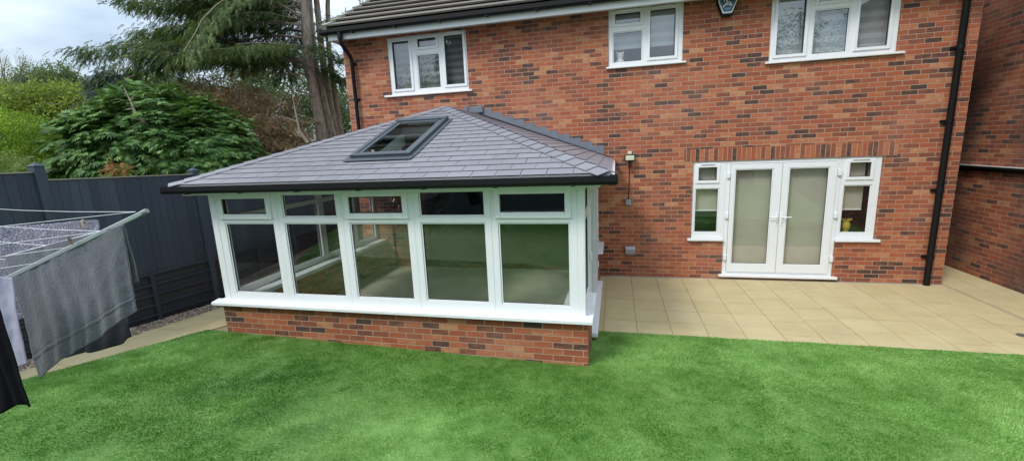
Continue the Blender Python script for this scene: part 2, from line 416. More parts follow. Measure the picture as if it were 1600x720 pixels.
# ------------------------------------------------------------------ windows
def pane(parent, u0, u1, z0, z1, d, mp, mat='glass', nm='pane'):
    e = .004
    return MB().add([mp(u0-e, d, z0-e), mp(u1+e, d, z0-e), mp(u1+e, d, z1+e), mp(u0-e, d, z1+e)], [(0, 1, 2, 3)]).build(nm, mat, parent, recalc=False)
def window(parent, name, u0, u1, z0, z1, glass, d, mp, depth=.07, out=-1, proud=.018, bars=()):
    """glass: (u0,u1,z0,z1,opening). d: the frame's outer face; out: the direction of outside along d."""
    holes = [gl[:4] for gl in glass]
    m = MB().panel(u0, u1, z0, z1, holes, d, d-out*depth, mp)
    for a, b, c, e, op in glass:
        w = .048
        if op: m.ring(a+.004, b-.004, c+.004, e-.004, w, d+out*proud, d-out*.002, mp, .004)
        else: m.ring(a+.018, b-.018, c+.018, e-.018, .0165, d-out*.012, d-out*.03, mp, .002)
    o = m.build(name, 'upvc', parent, bevel=.004)
    gk = MB()
    for a, b, c, e, op in glass:
        k = .012 if op else .018
        gk.ring(a+k, b-k, c+k, e-k, .006, d-out*(.016 if not op else .004), d-out*.034, mp, 0)
        pane(o, a, b, c, e, d-out*.032, mp)
    gk.build('gasket', 'gasket', o)
    return o

# ------------------------------------------------------------------ the house
house = thing('brick_house', (-5.35, 0, 0), 'two storey red brick house with white windows and grey tiled roof', 'house')
XL, XR = -10.69, 0.0
W1 = (-9.70, -8.04, 3.67, 4.76); W2 = (-5.40, -4.16, 3.86, 4.80); W3 = (-2.82, -1.03, 3.735, 4.80)
D0 = (-3.37, -1.60, .05, 2.14); DL = (-3.92, -3.37, .745, 2.14); DRt = (-1.60, -1.03, .745, 2.14); DI = (-9.28, -5.93, .091, 2.11)
wl = MB().panel(XL, XR, -.1, 4.98, [W1, W2, W3, D0, DL, DRt, DI], 0, .3, FX)
wl.box(XL, XL+.3, .3, 8, -.1, 4.98); wl.box(XR-.3, XR, .3, 8, -.1, 4.98); wl.box(XL+.3, XR-.3, 7.7, 8, -.1, 4.98)
for x in (XL, XR-.3):                               # gable triangles
    wl.add([(x, 0, 4.98), (x, 8, 4.98), (x, 4, 7.25), (x+.3, 0, 4.98), (x+.3, 8, 4.98), (x+.3, 4, 7.25)], [(0, 1, 2), (3, 5, 4), (0, 3, 4, 1), (1, 4, 5, 2), (2, 5, 3, 0)])
wl.build('wall', 'brick', house)
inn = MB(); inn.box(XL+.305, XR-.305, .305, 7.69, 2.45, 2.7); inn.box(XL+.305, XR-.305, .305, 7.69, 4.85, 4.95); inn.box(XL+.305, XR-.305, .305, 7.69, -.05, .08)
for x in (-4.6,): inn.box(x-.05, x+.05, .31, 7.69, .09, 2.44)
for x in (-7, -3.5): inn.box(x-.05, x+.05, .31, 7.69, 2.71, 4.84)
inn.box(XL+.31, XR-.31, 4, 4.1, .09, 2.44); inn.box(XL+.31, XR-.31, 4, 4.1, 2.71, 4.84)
inn.build('interior_wall', plain('interior shade colour', (.10, .10, .10), .9), house)  # shade of the unlit rooms is put into this dark surface colour
sc_ = MB(); sc_.box(-4.075, -.845, -.004, .02, 2.145, 2.362)
sc_.build('soldier_course', 'soldier', house)
# eaves
sf = MB(); sf.box(XL-.08, XR+.05, -.30, -.004, 4.80, 4.82); sf.box(XL-.08, XR+.05, -.325, -.302, 4.735, 4.92, .003); sf.box(XL-.105, XL-.082, -.30, .5, 4.74, 4.9)
sf.build('fascia', 'upvc', house)
def gutter(m, x0, x1, y, z, w=.11, h=.085, brackets=()):
    pr = [(0, h), (0, .03), (.025, 0), (w-.025, 0), (w, .03), (w, h), (w-.008, h), (w-.008, .034), (w-.03, .008), (.03, .008), (.008, .034), (.008, h)]
    n = len(pr); vs = [(x0, y+a, z+b) for a, b in pr]+[(x1, y+a, z+b) for a, b in pr]
    m.add(vs, [(i, (i+1) % n, n+(i+1) % n, n+i) for i in range(n)])
    for x in (x0, x1-.006): m.box(x, x+.006, y-.001, y+w+.001, z-.001, z+h+.001)
    for b in brackets: m.box(b-.018, b+.018, y+.012, y+w, z-.011, z+.03, .003)
    return m
gutter(MB(), XL-.2, XR+.06, -.44, 4.835, .112, .10, np.arange(-10.2, 0, .9)).build('gutter', 'black', house)
def slopes_tiles(m, O, U, Sd, rows, gauge, width, clip, thick=.012, lift=.02, gap=.004, base=.01, off=.5, jit=0.0):
    """rows of tiles as clipped slabs on a slope: O origin at the eave, U along it, Sd up the slope. clip(poly)->list of polys"""
    O, U, Sd = Vector(O), Vector(U), Vector(Sd); nrm = U.cross(Sd).normalized()
    if nrm.z < 0: nrm = -nrm
    for r in range(rows):
        s0, s1 = r*gauge, (r+1)*gauge
        u0 = -14*width + (off*width if r % 2 else 0)
        for k in range(64):
            a = u0+k*width+gap/2+random.uniform(-jit, jit); b = u0+(k+1)*width-gap/2
            for pl in clip([(a, s0), (b, s0), (b, s1+.02), (a, s1+.02)]):
                if len(pl) < 3: continue
                lo, hi = [], []
                for (u, s) in pl:
                    l = base + lift*(1-(s-s0)/(gauge+.02)); p = O+U*u+Sd*s
                    lo.append(p+nrm*(l-thick)); hi.append(p+nrm*l)
                n = len(pl); m.add(lo+hi, [list(range(n))[::-1], list(range(n, 2*n))]+[(i, (i+1) % n, n+(i+1) % n, n+i) for i in range(n)])
PT = R(29); ca, sa = math.cos(PT), math.sin(PT)
SL = 4.46/ca
rf = MB()
def clip_house(pl):
    pl = clip_half(pl, 1, 0, XR+.1-XL); pl = clip_half(pl, -1, 0, .06); pl = clip_half(pl, 0, 1, SL) if pl else pl
    return [pl] if len(pl) > 2 else []
slopes_tiles(rf, (XL, -.42, 4.915), (1, 0, 0), (0, ca, sa), 13, .40, .42, clip_house, .03, .055, .003, .03)
slopes_tiles(rf, (XL, 8.42, 4.915), (1, 0, 0), (0, -ca, sa), 13, .40, .42, clip_house, .03, .055, .003, .03)
rf.box(XL, XR, 3.9, 4.1, 4.915+SL*sa, 4.915+SL*sa+.1, .03)
roof = rf.build('roof', 'roof_tile', house)
vg = MB()
for x0 in (XL-.115,):
    for i in range(16):                             # dry verge units stepping up the gable edge
        s0 = i*.335-.02; s1 = s0+.345
        P = lambda s, h: (-.42+ca*s-sa*h, 4.915+sa*s+ca*h)
        q = [P(s0, .10), P(s1, .07), P(s1, -.06), P(s0, -.06)]
        vs = [(x0, a, b) for a, b in q]+[(x0+.10, a, b) for a, b in q]
        vg.add(vs, [(0, 1, 2, 3), (4, 7, 6, 5), (0, 4, 5, 1), (1, 5, 6, 2), (2, 6, 7, 3), (3, 7, 4, 0)])
vg.build('verge', 'verge', roof)
dk = MB(); dk.add([(XL, -.40, 4.9), (XR+.1, -.40, 4.9), (XR+.1, 4, 4.9+4.4*sa/ca), (XL, 4, 4.9+4.4*sa/ca), (XL, 8.4, 4.9), (XR+.1, 8.4, 4.9)], [(0, 1, 2, 3), (3, 2, 5, 4)])
dk.build('roof_felt', 'black', roof, recalc=False)
# downpipes
dp = MB(); x = -10.47
dp.tube([(x, -.385, 4.84), (x, -.385, 4.70), (x, -.36, 4.64), (x, -.10, 4.46), (x, -.072, 4.40), (x, -.072, 2.40)], .037, 14)
dp.tube([(x, -.385, 4.86), (x, -.385, 4.73)], .05, 14)
for z in (4.3, 3.6, 2.7): dp.tube([(x, -.072, z), (x, -.072, z+.06)], .044, 14); dp.box(x-.06, x+.06, -.03, -.001, z+.01, z+.05)
dp.build('downpipe', 'black', house)
dp = MB(); x = -.256
dp.tube([(x, -.385, 4.84), (x, -.385, 4.72), (x, -.36, 4.66), (x, -.115, 4.5), (x, -.082, 4.43), (x, -.082, 0.01)], .045, 16)
for z in (.45, 1.55, 2.62, 3.7): dp.tube([(x, -.082, z), (x, -.082, z+.05)], .053, 16); dp.box(x-.085, x+.085, -.035, -.001, z+.005, z+.045)
dp.build('downpipe', 'black', house)
# upstairs windows
def sill(parent, x0, x1, z0, z1, yf=-.05, nm='sill', yb=.03):
    return MB().box(x0, x1, yf, yb, z0, z1, .006).build(nm, 'upvc', parent)
def trickle(parent, x0, x1, z, y):
    MB().box(x0, x1, y-.018, y, z, z+.022, .004).build('trickle_vent', 'upvc', parent)
YF = .022
w = window(house, 'window', *W1, [(-9.60, -9.235, 3.775, 4.675, True), (-9.05, -8.665, 4.53, 4.685, True), (-9.09, -8.615, 3.745, 4.395, False), (-8.495, -8.115, 3.785, 4.69, True)], YF, FX)
sill(w, -9.83, -7.97, 3.632, 3.668); trickle(w, -9.58, -9.27, 4.715, YF-.018); trickle(w, -8.47, -8.16, 4.725, YF-.018)
MB().box(W1[0]+.02, W1[1]-.02, .16, .17, 3.68, 4.75).build('blind', 'day_night_reflect', w)
w = window(house, 'window', *W2, [(-5.29, -4.86, 4.565, 4.735, True), (-5.33, -4.82, 3.92, 4.44, False), (-4.70, -4.285, 3.965, 4.735, True)], YF, FX)
sill(w, -5.44, -4.10, 3.828, 3.858); trickle(w, -5.27, -4.90, 4.765, YF-.018); trickle(w, -4.66, -4.33, 4.762, YF-.018)
MB().box(W2[0]+.02, W2[1]-.02, .16, .17, 4.17, 4.78).build('blind', 'day_night', w)
w = window(house, 'window', *W3, [(-2.72, -2.315, 3.83, 4.70, True), (-2.15, -1.73, 4.58, 4.72, True), (-2.195, -1.695, 3.79, 4.47, False), (-1.57, -1.155, 3.84, 4.70, True)], YF, FX)
sill(w, -2.875, -.935, 3.70, 3.733)
MB().box(W3[0]+.02, W3[1]-.02, .16, .17, 3.75, 4.78).build('blind', 'day_night', w)
# garden doors with their two side windows
w = window(house, 'window', -3.92, -3.372, .76, 2.14, [(-3.83, -3.52, 1.80, 2.04, True), (-3.875, -3.47, .855, 1.665, False)], YF, FX)
sill(w, -3.985, -3.375, .712, .757); trickle(w, -3.80, -3.56, 2.088, YF-.018)
bl = MB(); bl.box(-3.90, -3.40, .14, .146, 1.26, 2.12); bl.build('blind', 'blind', w); MB().box(-3.90, -3.40, .134, .152, 1.235, 1.262, .004).build('blind_rail', 'upvc', w)
w = window(house, 'window', -1.598, -1.035, .76, 2.14, [(-1.49, -1.18, 1.805, 2.05, True), (-1.545, -1.14, .855, 1.675, False)], YF, FX)
sill(w, -1.615, -.955, .712, .757); trickle(w, -1.46, -1.22, 2.092, YF-.018)
bl = MB(); bl.box(-1.58, -1.20, .14, .146, 1.26, 2.12); bl.build('blind', 'blind', w); MB().box(-1.58, -1.20, .134, .152, 1.235, 1.262, .004).build('blind_rail', 'upvc', w)
fr = MB().panel(-3.370, -1.600, .09, 2.14, [(-3.30, -1.67, .13, 2.085)], YF, YF+.07, FX)
door = fr.build('patio_door', 'upvc', house, bevel=.004)
for a, b, ga, gb in ((-3.30, -2.492, -3.23, -2.625), (-2.488, -1.67, -2.385, -1.775)):
    lf = MB().panel(a+.004, b, .135, 2.08, [(ga, gb, .275, 1.99)], YF-.022, YF+.045, FX); lf.ring(ga+.018, gb-.018, .293, 1.972, .017, YF-.012, YF+.012, FX, .002)
    lf.build('door_leaf', 'upvc', door, bevel=.005)
    pane(door, ga, gb, .275, 1.99, YF+.012, FX)
    MB().ring(ga+.018, gb-.018, .293, 1.972, .005, YF-.006, YF+.016, FX, 0).build('gasket', 'gasket', door)
    s = -1 if a < -3 else 1; hx = -2.525 if s < 0 else -2.445
    hm = MB(); hm.box(hx-.016, hx+.016, YF-.034, YF-.022, .99, 1.22, .004); hm.tube([(hx, YF-.03, 1.145), (hx, YF-.075, 1.145), (hx+s*.02, YF-.082, 1.145), (hx+s*.13, YF-.078, 1.148)], .010, 8)
    hm.build('handle', 'upvc', door)
    kh = MB(); kh.box(hx-.006, hx+.006, YF-.038, YF-.0335, 1.03, 1.055); kh.build('keyhole', plain('dull brass', (.3, .25, .15), .4), door)
    ex = -3.335 if s < 0 else -1.635
    for z in (.35, 1.12, 1.84): MB().box(ex-.022, ex+.03, YF-.04, YF-.003, z, z+.095, .006).build('hinge', 'upvc', door)
    MB().box(ga-.02, gb+.02, .13, .136, .2, 2.06).build('blind', 'blind', door)
MB().box(-3.43, -1.53, -.06, YF+.05, .045, .088, .006).build('sill', 'upvc', door)

# ------------------------------------------------------------------ neighbouring house
nb = thing('neighbouring_house', (3.8, 1, 0), 'neighbouring house with a darker weathered brick side wall across the passage', 'house')
m = MB(); m.box(.8, 1.1, -5.5, 9, -.1, 5.6); m.box(6.5, 6.8, -5.5, 9, -.1, 5.6); m.box(1.1, 6.5, -5.5, -5.2, -.1, 5.6); m.box(1.1, 6.5, 8.7, 9, -.1, 5.6)
m.build('wall', 'brick_grimy', nb)
m = MB(); m.add([(.6, -5.7, 5.6), (7, -5.7, 5.6), (7, 9.2, 5.6), (.6, 9.2, 5.6), (3.8, -5.7, 7.3), (3.8, 9.2, 7.3)], [(0, 4, 5, 3), (1, 2, 5, 4), (0, 1, 4), (3, 5, 2), (0, 3, 2, 1)])
m.build('roof', 'roof_tile', nb)
m = MB(); m.box(.70, .797, -5.4, 8.8, 1.845, 1.885, .01); m.box(.735, .797, -5.4, 8.8, 1.80, 1.843, .004)
m.build('waste_pipe', 'black', nb)
m = MB(); m.box(.705, .797, -5.4, 8.8, 1.887, 1.897)
m.build('ledge', plain('weathered pale capping', (.55, .55, .55), .5), nb)

# ------------------------------------------------------------------ the conservatory
cons = thing('conservatory', (-8.0, -1.9, 0), 'white framed conservatory on low brick walls with grey slate hipped roof', 'conservatory')
CX0, CX1, CY = -10.425, -5.562, -3.836
m = MB(); m.box(CX0, CX1, CY, CY+.27, -.1, .632); m.box(CX0, CX0+.27, CY+.27, -.002, -.1, .632)
m.box(CX1-.27, CX1, CY+.27, -3.02, -.1, .632); m.box(CX1-.27, CX1, -.80, -.002, -.1, .632); m.box(CX1-.27, CX1, -3.02, -.80, -.1, .088)
m.build('dwarf_wall', 'brick', cons)
m = MB(); m.box(CX0+.27, CX1-.27, CY+.27, -.002, -.05, .09)
m.build('floor', 'concrete', cons)
sl = MB()                                            # outer sills with a sloping top and a nosing
def sill_run(m, p0, p1, nrm, zt=.690, w=.115):
    p0, p1, nrm = Vector(p0), Vector(p1), Vector(nrm)
    pr = [(0, .0), (w, -.014), (w+.006, -.020), (w+.006, -.052), (w-.006, -.056), (0, -.056)]
    n = len(pr); vs = []
    for p in (p0, p1):
        for a, b in pr: vs.append(p+nrm*a+Vector((0, 0, zt+b)))
    m.add(vs, [(i, (i+1) % n, n+(i+1) % n, n+i) for i in range(n)]+[list(range(n)), list(range(n, 2*n))[::-1]])
YG = CY+.035                                         # outer face of the front glazing
sill_run(sl, (CX0-.095, YG, 0), (CX1+.055, YG, 0), (0, -1, 0), .690, .115)
sl.build('sill', 'upvc', cons)
sl = MB(); sill_run(sl, (CX1-.03, YG+.001, 0), (CX1-.03, -2.99, 0), (1, 0, 0), .689, .085); sl.build('sill', 'upvc', cons)
sl = MB(); sill_run(sl, (CX1-.03, -.83, 0), (CX1-.03, -.01, 0), (1, 0, 0), .689, .105); sl.build('sill', 'upvc', cons)
sl = MB(); sill_run(sl, (CX0+.03, YG+.001, 0), (CX0+.03, -.01, 0), (-1, 0, 0), .689, .105); sl.build('sill', 'upvc', cons)
m = MB(); m.box(CX0+.11, CX1-.11, CY+.106, CY+.30, .6335, .692, .004); m.build('window_board', 'upvc', cons)
m = MB(); m.box(CX0+.11, CX0+.31, CY+.302, -.003, .6335, .691, .004); m.build('window_board', 'upvc', cons)
m = MB(); m.box(CX1-.30, CX1-.11, CY+.302, -3.0, .6335, .691, .004); m.build('window_board', 'upvc', cons)
m = MB(); m.box(CX1-.03, CX1+.075, -3.03, -.80, .088, .145, .006); m.build('door_sill', 'upvc', cons)
ZT = 2.112
mull = [-10.305, -9.375, -8.46, -7.53, -6.605, -5.665]
gx = [(-10.21, -9.455), (-9.30, -8.535), (-8.38, -7.605), (-7.455, -6.67), (-6.53, -5.74)]
for i in range(5):
    a, b = gx[i]; op = i % 2 == 0
    o = MB()
    top = (a+.02, b-.06, 1.838, 2.046, True) if (op and i == 0) else ((a+.03, b-.045, 1.838, 2.046, True) if op else (a, b, 1.795, 2.088, False))
    low = (a, b, .782, 1.728, False)
    e0 = mull[i]+(.001 if i else 0); e1 = mull[i+1]-(.001 if i < 4 else 0)
    wn = window(cons, 'window', e0, e1, .690, ZT, [low], YG, FX, .07) if False else None
    holes = [low[:4], top[:4]]
    m = MB().panel(e0, e1, .690, ZT, holes, YG, YG+.07, FX)
    m.ring(a+.018, b-.018, low[2]+.018, low[3]-.018, .0165, YG+.012, YG+.03, FX, .002)
    if not op: m.ring(a+.018, b-.018, top[2]+.018, top[3]-.018, .0165, YG+.012, YG+.03, FX, .002)
    wn = m.build('window', 'upvc', cons, bevel=.004)
    gk = MB().ring(a+.018, b-.018, low[2]+.018, low[3]-.018, .006, YG+.016, YG+.034, FX, 0)
    gk.ring(top[0]+(.014 if op else .018), top[1]-(.014 if op else .018), top[2]+(.014 if op else .018), top[3]-(.014 if op else .018), .007, YG+(-.012 if op else .016), YG+.034, FX, 0)
    gk.build('gasket', 'gasket', wn)
    pane(wn, *low[:4], YG+.032, FX); pane(wn, *top[:4], YG+.032, FX)
    if op:
        MB().ring(top[0]+.006, top[1]-.006, top[2]+.006, top[3]-.006, .066, YG-.030, YG-.002, FX, .006).build('vent', 'upvc', wn)
m = MB(); m.box(-10.402, -10.306, YG-.006, YG+.09, .688, ZT, .006); m.build('corner_post', 'upvc', cons)
m = MB(); m.box(-5.664, -5.584, YG-.006, YG+.09, .688, ZT, .006); m.build('corner_post', 'upvc', cons)
# left side glazing (x) and right side glazing with doors
def side_window(x, out, y0, y1, zb, splits, vents=()):
    mp = SX(x); holes = [(y0+.07, y1-.07, zb+.09, 1.728), (y0+.07, y1-.07, 1.795, 2.06)]
    m = MB().panel(y0, y1, zb, ZT, holes, 0, -out*.07, mp)
    for h in holes: m.ring(h[0]+.018, h[1]-.018, h[2]+.018, h[3]-.018, .0165, -out*.012, -out*.03, mp, .002)
    o = m.build('window', 'upvc', cons, bevel=.004)
    for h in holes: pane(o, *h, -out*.032, mp)
    gk = MB()
    for h in holes: gk.ring(h[0]+.018, h[1]-.018, h[2]+.018, h[3]-.018, .006, -out*.016, -out*.034, mp, 0)
    gk.build('gasket', 'gasket', o); return o
for a, b in ((YG+.095, -1.752), (-1.75, -.802), (-.80, -.01)): side_window(-10.398, -1, a, b, .69, None)
XS = -5.588
side_window(XS, 1, YG+.095, -3.002, .69, None); side_window(XS, 1, -.798, -.01, .69, None)
mp = SX(XS)
o = MB().panel(-3.0, -.80, .146, ZT, [(-2.94, -.86, .17, 2.05)], 0, -.07, mp).build('garden_door', 'upvc', cons, bevel=.004)
for a, b in ((-2.935, -1.902), (-1.898, -.865)):
    MB().panel(a, b, .175, 2.045, [(a+.10, b-.10, .30, 1.945)], .018, -.045, mp).build('door_leaf', 'upvc', o, bevel=.005)
    pane(o, a+.10, b-.10, .30, 1.945, -.015, mp)
hm = MB(); hm.box(XS+.018, XS+.03, -1.98, -1.94, 1.0, 1.24, .004); hm.tube([(XS+.02, -1.96, 1.16), (XS+.07, -1.96, 1.16), (XS+.075, -2.08, 1.16)], .010, 8)
hm.build('handle', 'upvc', o)
for y in (-2.97, -.83):
    for z in (.4, 1.1, 1.85): MB().box(XS+.002, XS+.035, y-.02, y+.02, z, z+.1, .005).build('hinge', 'upvc', o)
# roof
EX0, EX1, EY, EZ = -10.65, -5.32, -4.10, 2.245
RX, AY, RZ = -7.985, -1.44, 3.225
KS = (RZ-EZ)/(RX-EX0); KF = (RZ-EZ)/(AY-EY)
A3 = Vector((RX, AY, RZ)); B3 = Vector((RX, 0, RZ)); EL = Vector((EX0, EY, EZ)); ER = Vector((EX1, EY, EZ))
SKx0, SKx1, SKy0, SKy1 = -8.45, -7.65, -3.52, -2.20    # the roof window's outline
dn = MB()
zf = lambda y: EZ+KF*(y-EY)
hx0 = lambda y: EX0+(y-EY)*(RX-EX0)/(AY-EY); hx1 = lambda y: EX1+(y-EY)*(RX-EX1)/(AY-EY)
P = lambda x, y: (x, y, zf(y)); g_ = .07
ax, bx_, ay, by_ = SKx0+g_, SKx1-g_, SKy0+g_, SKy1-g_
# front slope in pieces round the opening, then the two side slopes; thickened below
fv = [P(EX0, EY), P(EX1, EY), P(hx1(ay), ay), P(hx0(ay), ay), P(ax, ay), P(bx_, ay), P(ax, by_), P(bx_, by_), P(hx0(by_), by_), P(hx1(by_), by_), P(RX, AY)]
dn.add(fv, [(0, 1, 2, 5, 4, 3), (3, 4, 6, 8), (5, 2, 9, 7), (8, 6, 7, 9, 10)])
dn.add([EL, A3, B3, (EX0, -.003, EZ)], [(0, 1, 2, 3)]); dn.add([ER, (EX1, -.003, EZ), (RX, -.003, RZ), A3], [(0, 1, 2, 3)])
def_ = dn.build('roof', plain('grey roof lining', (.30, .30, .30), .8), cons, recalc=False)
bm = bmesh.new(); bm.from_mesh(def_.data); bmesh.ops.remove_doubles(bm, verts=bm.verts[:], dist=.004); bmesh.ops.recalc_face_normals(bm, faces=bm.faces[:])
for f in bm.faces:
    if f.normal.z < 0: f.normal_flip()
bm.to_mesh(def_.data); bm.free()
so = def_.modifiers.new('thickness', 'SOLIDIFY'); so.thickness = .11; so.offset = -1
tl = MB()
LF = math.sqrt((AY-EY)**2+(RZ-EZ)**2); cf = (AY-EY)/LF; sf_ = (RZ-EZ)/LF
rate = (RX-EX0)/LF
def sky_split(pl):
    a, b, c, d = SKx0-EX0+.03, SKx1-EX0-.03, (SKy0-EY)/cf+.03, (SKy1-EY)/cf-.03
    us = [p[0] for p in pl]; ss = [p[1] for p in pl]
    if max(us) <= a or min(us) >= b or max(ss) <= c or min(ss) >= d: return [pl]
    out = [clip_half(pl, 1, 0, a), clip_half(pl, -1, 0, -b)]
    mid = clip_half(clip_half(pl, -1, 0, -a), 1, 0, b) if True else []
    if mid:
        out += [clip_half(mid, 0, 1, c), clip_half(mid, 0, -1, -d)]
    return [p for p in out if len(p) > 2]
def clip_front(pl):
    pl = clip_half(pl, -1, rate, 0)
    if pl: pl = clip_half(pl, 1, rate, EX1-EX0)
    if pl: pl = clip_half(pl, 0, -1, .03)
    return sky_split(pl) if len(pl) > 2 else []
slopes_tiles(tl, EL, (1, 0, 0), (0, cf, sf_), 20, .150, .262, clip_front, .005, .009, .006, .007, jit=.003)
LS = math.sqrt((RX-EX0)**2+(RZ-EZ)**2); cs, ss = (RX-EX0)/LS, (RZ-EZ)/LS
def clip_side(pl):
    pl = clip_half(pl, -1, (AY-EY)/LS, 0)
    if pl: pl = clip_half(pl, 1, 0, -EY-.01)
    if pl: pl = clip_half(pl, 0, 1, LS)
    return [pl] if len(pl) > 2 else []
slopes_tiles(tl, ER, (0, 1, 0), (-cs, 0, ss), 20, .150, .262, clip_side, .005, .009, .006, .007, jit=.003)
slopes_tiles(tl, EL, (0, 1, 0), (cs, 0, ss), 20, .150, .262, clip_side, .005, .009, .006, .007, jit=.003)
tl.build('slate', 'slate', def_)
def caps(name, p0, p1, n1, n2, w=.14, step=.17):
    m = MB(); p0, p1 = Vector(p0), Vector(p1); d = (p1-p0); L = d.length; d.normalize(); k = int(math.ceil(L/step))
    for i in range(k):
        s0 = i*step; s1 = min(s0+step+.03, L)
        for n_, o_ in ((Vector(n1), Vector(n2)), (Vector(n2), Vector(n1))):
            t = n_.cross(d).normalized()
            if t.dot(o_) > 0: t = -t
            up = (Vector(n1)+Vector(n2)).normalized()
            l0, l1 = .027, .016
            a = [p0+d*s0+up*l0, p0+d*s1+up*l1, p0+d*s1+t*w+n_*l1, p0+d*s0+t*w+n_*l0]
            b = [v-n_*.009 for v in a]
            m.add(a+b, [(0, 1, 2, 3), (7, 6, 5, 4), (0, 4, 5, 1), (1, 5, 6, 2), (2, 6, 7, 3), (3, 7, 4, 0)])
    return m.build(name, 'slate', def_)
nF = Vector((0, -sf_, cf)); nR = Vector((ss, 0, cs)); nL = Vector((-ss, 0, cs))
caps('hip_cap', ER+(A3-ER).normalized()*.02, A3, nF, nR); caps('hip_cap', EL+(A3-EL).normalized()*.02, A3, nF, nL); caps('ridge_cap', A3, B3+Vector((0, -.02, 0)), nL, nR)
# lead step flashing against the house wall
lf = MB()
for sgn in (1, -1):
    n = 12; x0 = RX+sgn*.06
    for i in range(n+1):
        z = RZ+.02-i*.078; xa = RX+sgn*(RZ-z)/KS*1.0
        za = z+.105; xb = xa+sgn*.25
        lo = lambda x: RZ-abs(x-RX)*KS+.012
        y0 = -.006-.0015*(i % 3)
        xb = xa+sgn*.225; za = z+.115
        if sgn*(xb-RX) > 2.70: continue
        p = [(xa-sgn*.09, lo(xa-sgn*.09)), (xb, lo(xb)), (xb, za), (xa-sgn*.03, za)]
        if len(p) < 3: continue
        k = len(p); vs = [(x, y0, z) for x, z in p]+[(x, y0+.004, z) for x, z in p]
        lf.add(vs, [list(range(k)), list(range(k, 2*k))[::-1]]+[(j, (j+1) % k, k+(j+1) % k, k+j) for j in range(k)])
    # the apron turned down on the slates
    q = [(RX+sgn*.03, 0, RZ+.03), (RX+sgn*2.64, 0, EZ+.04), (RX+sgn*2.64, -.075, EZ+.036), (RX+sgn*.03, -.075, RZ+.026)]
    lf.add(q, [(0, 1, 2, 3)])
lf.box(-8.06, -7.77, -.05, -.012, 3.22, 3.345, .012)
lf.build('flashing', 'lead', def_)
# roof window
def onf(x, y, h): n = nF*h; return Vector((x, y, zf(y)))+n
def slope_box(m, x0, x1, y0, y1, h0, h1):
    vs = [onf(x, y, h) for h in (h0, h1) for x, y in ((x0, y0), (x1, y0), (x1, y1), (x0, y1))]
    m.add(vs, [(0, 3, 2, 1), (4, 5, 6, 7), (0, 1, 5, 4), (1, 2, 6, 5), (2, 3, 7, 6), (3, 0, 4, 7)])
sk = MB()
slope_box(sk, SKx0, SKx0+.055, SKy0, SKy1, 0, .068); slope_box(sk, SKx1-.055, SKx1, SKy0, SKy1, 0, .068)
slope_box(sk, SKx0+.0555, SKx1-.0555, SKy0, SKy0+.06, 0, .068); slope_box(sk, SKx0-.004, SKx1+.004, SKy1-.075, SKy1+.03, .001, .08)
slope_box(sk, SKx0+.055, SKx0+.105, SKy0+.06, SKy1-.075, .02, .056); slope_box(sk, SKx1-.105, SKx1-.055, SKy0+.06, SKy1-.075, .02, .056)
slope_box(sk, SKx0+.1055, SKx1-.1055, SKy0+.06, SKy0+.115, .02, .055); slope_box(sk, SKx0+.1055, SKx1-.1055, SKy1-.12, SKy1-.0755, .02, .06)
rw = sk.build('roof_window', 'grey_metal', def_, bevel=.006)
# one level deeper is not allowed under the roof, so its glass is a second sub-part of the roof
a, b, c, d = SKx0+.1, SKx1-.1, SKy0+.11, SKy1-.11
MB().add([onf(a, c, .05), onf(b, c, .05), onf(b, d, .05), onf(a, d, .05)], [(0, 1, 2, 3)]).build('roof_window_pane', 'roofglass', def_, recalc=False)
fl = MB()                                            # lead skirt round it
slope_box(fl, SKx0-.05, SKx1+.05, SKy0-.09, SKy0-.001, .026, .030); slope_box(fl, SKx0-.06, SKx0-.001, SKy0, SKy1+.05, .022, .027); slope_box(fl, SKx1+.001, SKx1+.06, SKy0, SKy1+.05, .022, .027)
fl.build('roof_window_skirt', 'grey_metal', def_)
ln = MB()
slope_box(ln, ax-.02, ax, ay, by_, -.3, -.002)
ln.build('roof_window_lining', 'upvc', def_); ln = MB()
slope_box(ln, bx_, bx_+.02, ay, by_, -.3, -.002); ln.build('roof_window_lining', 'upvc', def_)
# eaves of the conservatory
ev = MB(); ev.box(EX0+.10, EX1-.10, EY+.085, EY+.105, 2.112, 2.235, .003); ev.box(EX0+.121, EX1-.121, EY+.107, YG+.09, 2.1135, 2.128)
ev.build('fascia', 'upvc', cons)
ev = MB(); ev.box(EX1-.12, EX1-.10, EY+.107, -.004, 2.112, 2.235, .003); ev.box(XS-.1, EX1-.121, YG+.092, -.004, 2.1135, 2.128); ev.build('fascia', 'upvc', cons)
ev = MB(); ev.box(EX0+.10, EX0+.12, EY+.107, -.004, 2.112, 2.235, .003); ev.box(EX0+.121, -10.3, YG+.092, -.004, 2.1135, 2.128); ev.build('fascia', 'upvc', cons)
gutter(MB(), EX0-.06, EX1+.07, EY-.055, 2.148, .105, .086, np.arange(-10.35, -5.4, .78)).build('gutter', 'black', cons)
def side_gutter(x, w=.10):
    m = MB(); gutter(m, EY+.062, -.02, 0, 2.135, w, .095)
    m.v = [(x+b, a, c) for a, b, c in m.v]; return m
side_gutter(EX1-.045).build('gutter', 'black', cons); side_gutter(EX0-.055).build('gutter', 'black', cons)
MB().add([(EX1-.05, EY+.02, 2.252), (EX1+.04, EY+.02, 2.225), (EX1+.04, -.03, 2.225), (EX1-.05, -.03, 2.252)], [(0, 1, 2, 3)]).build('eaves_tray', 'upvc', def_, recalc=False)

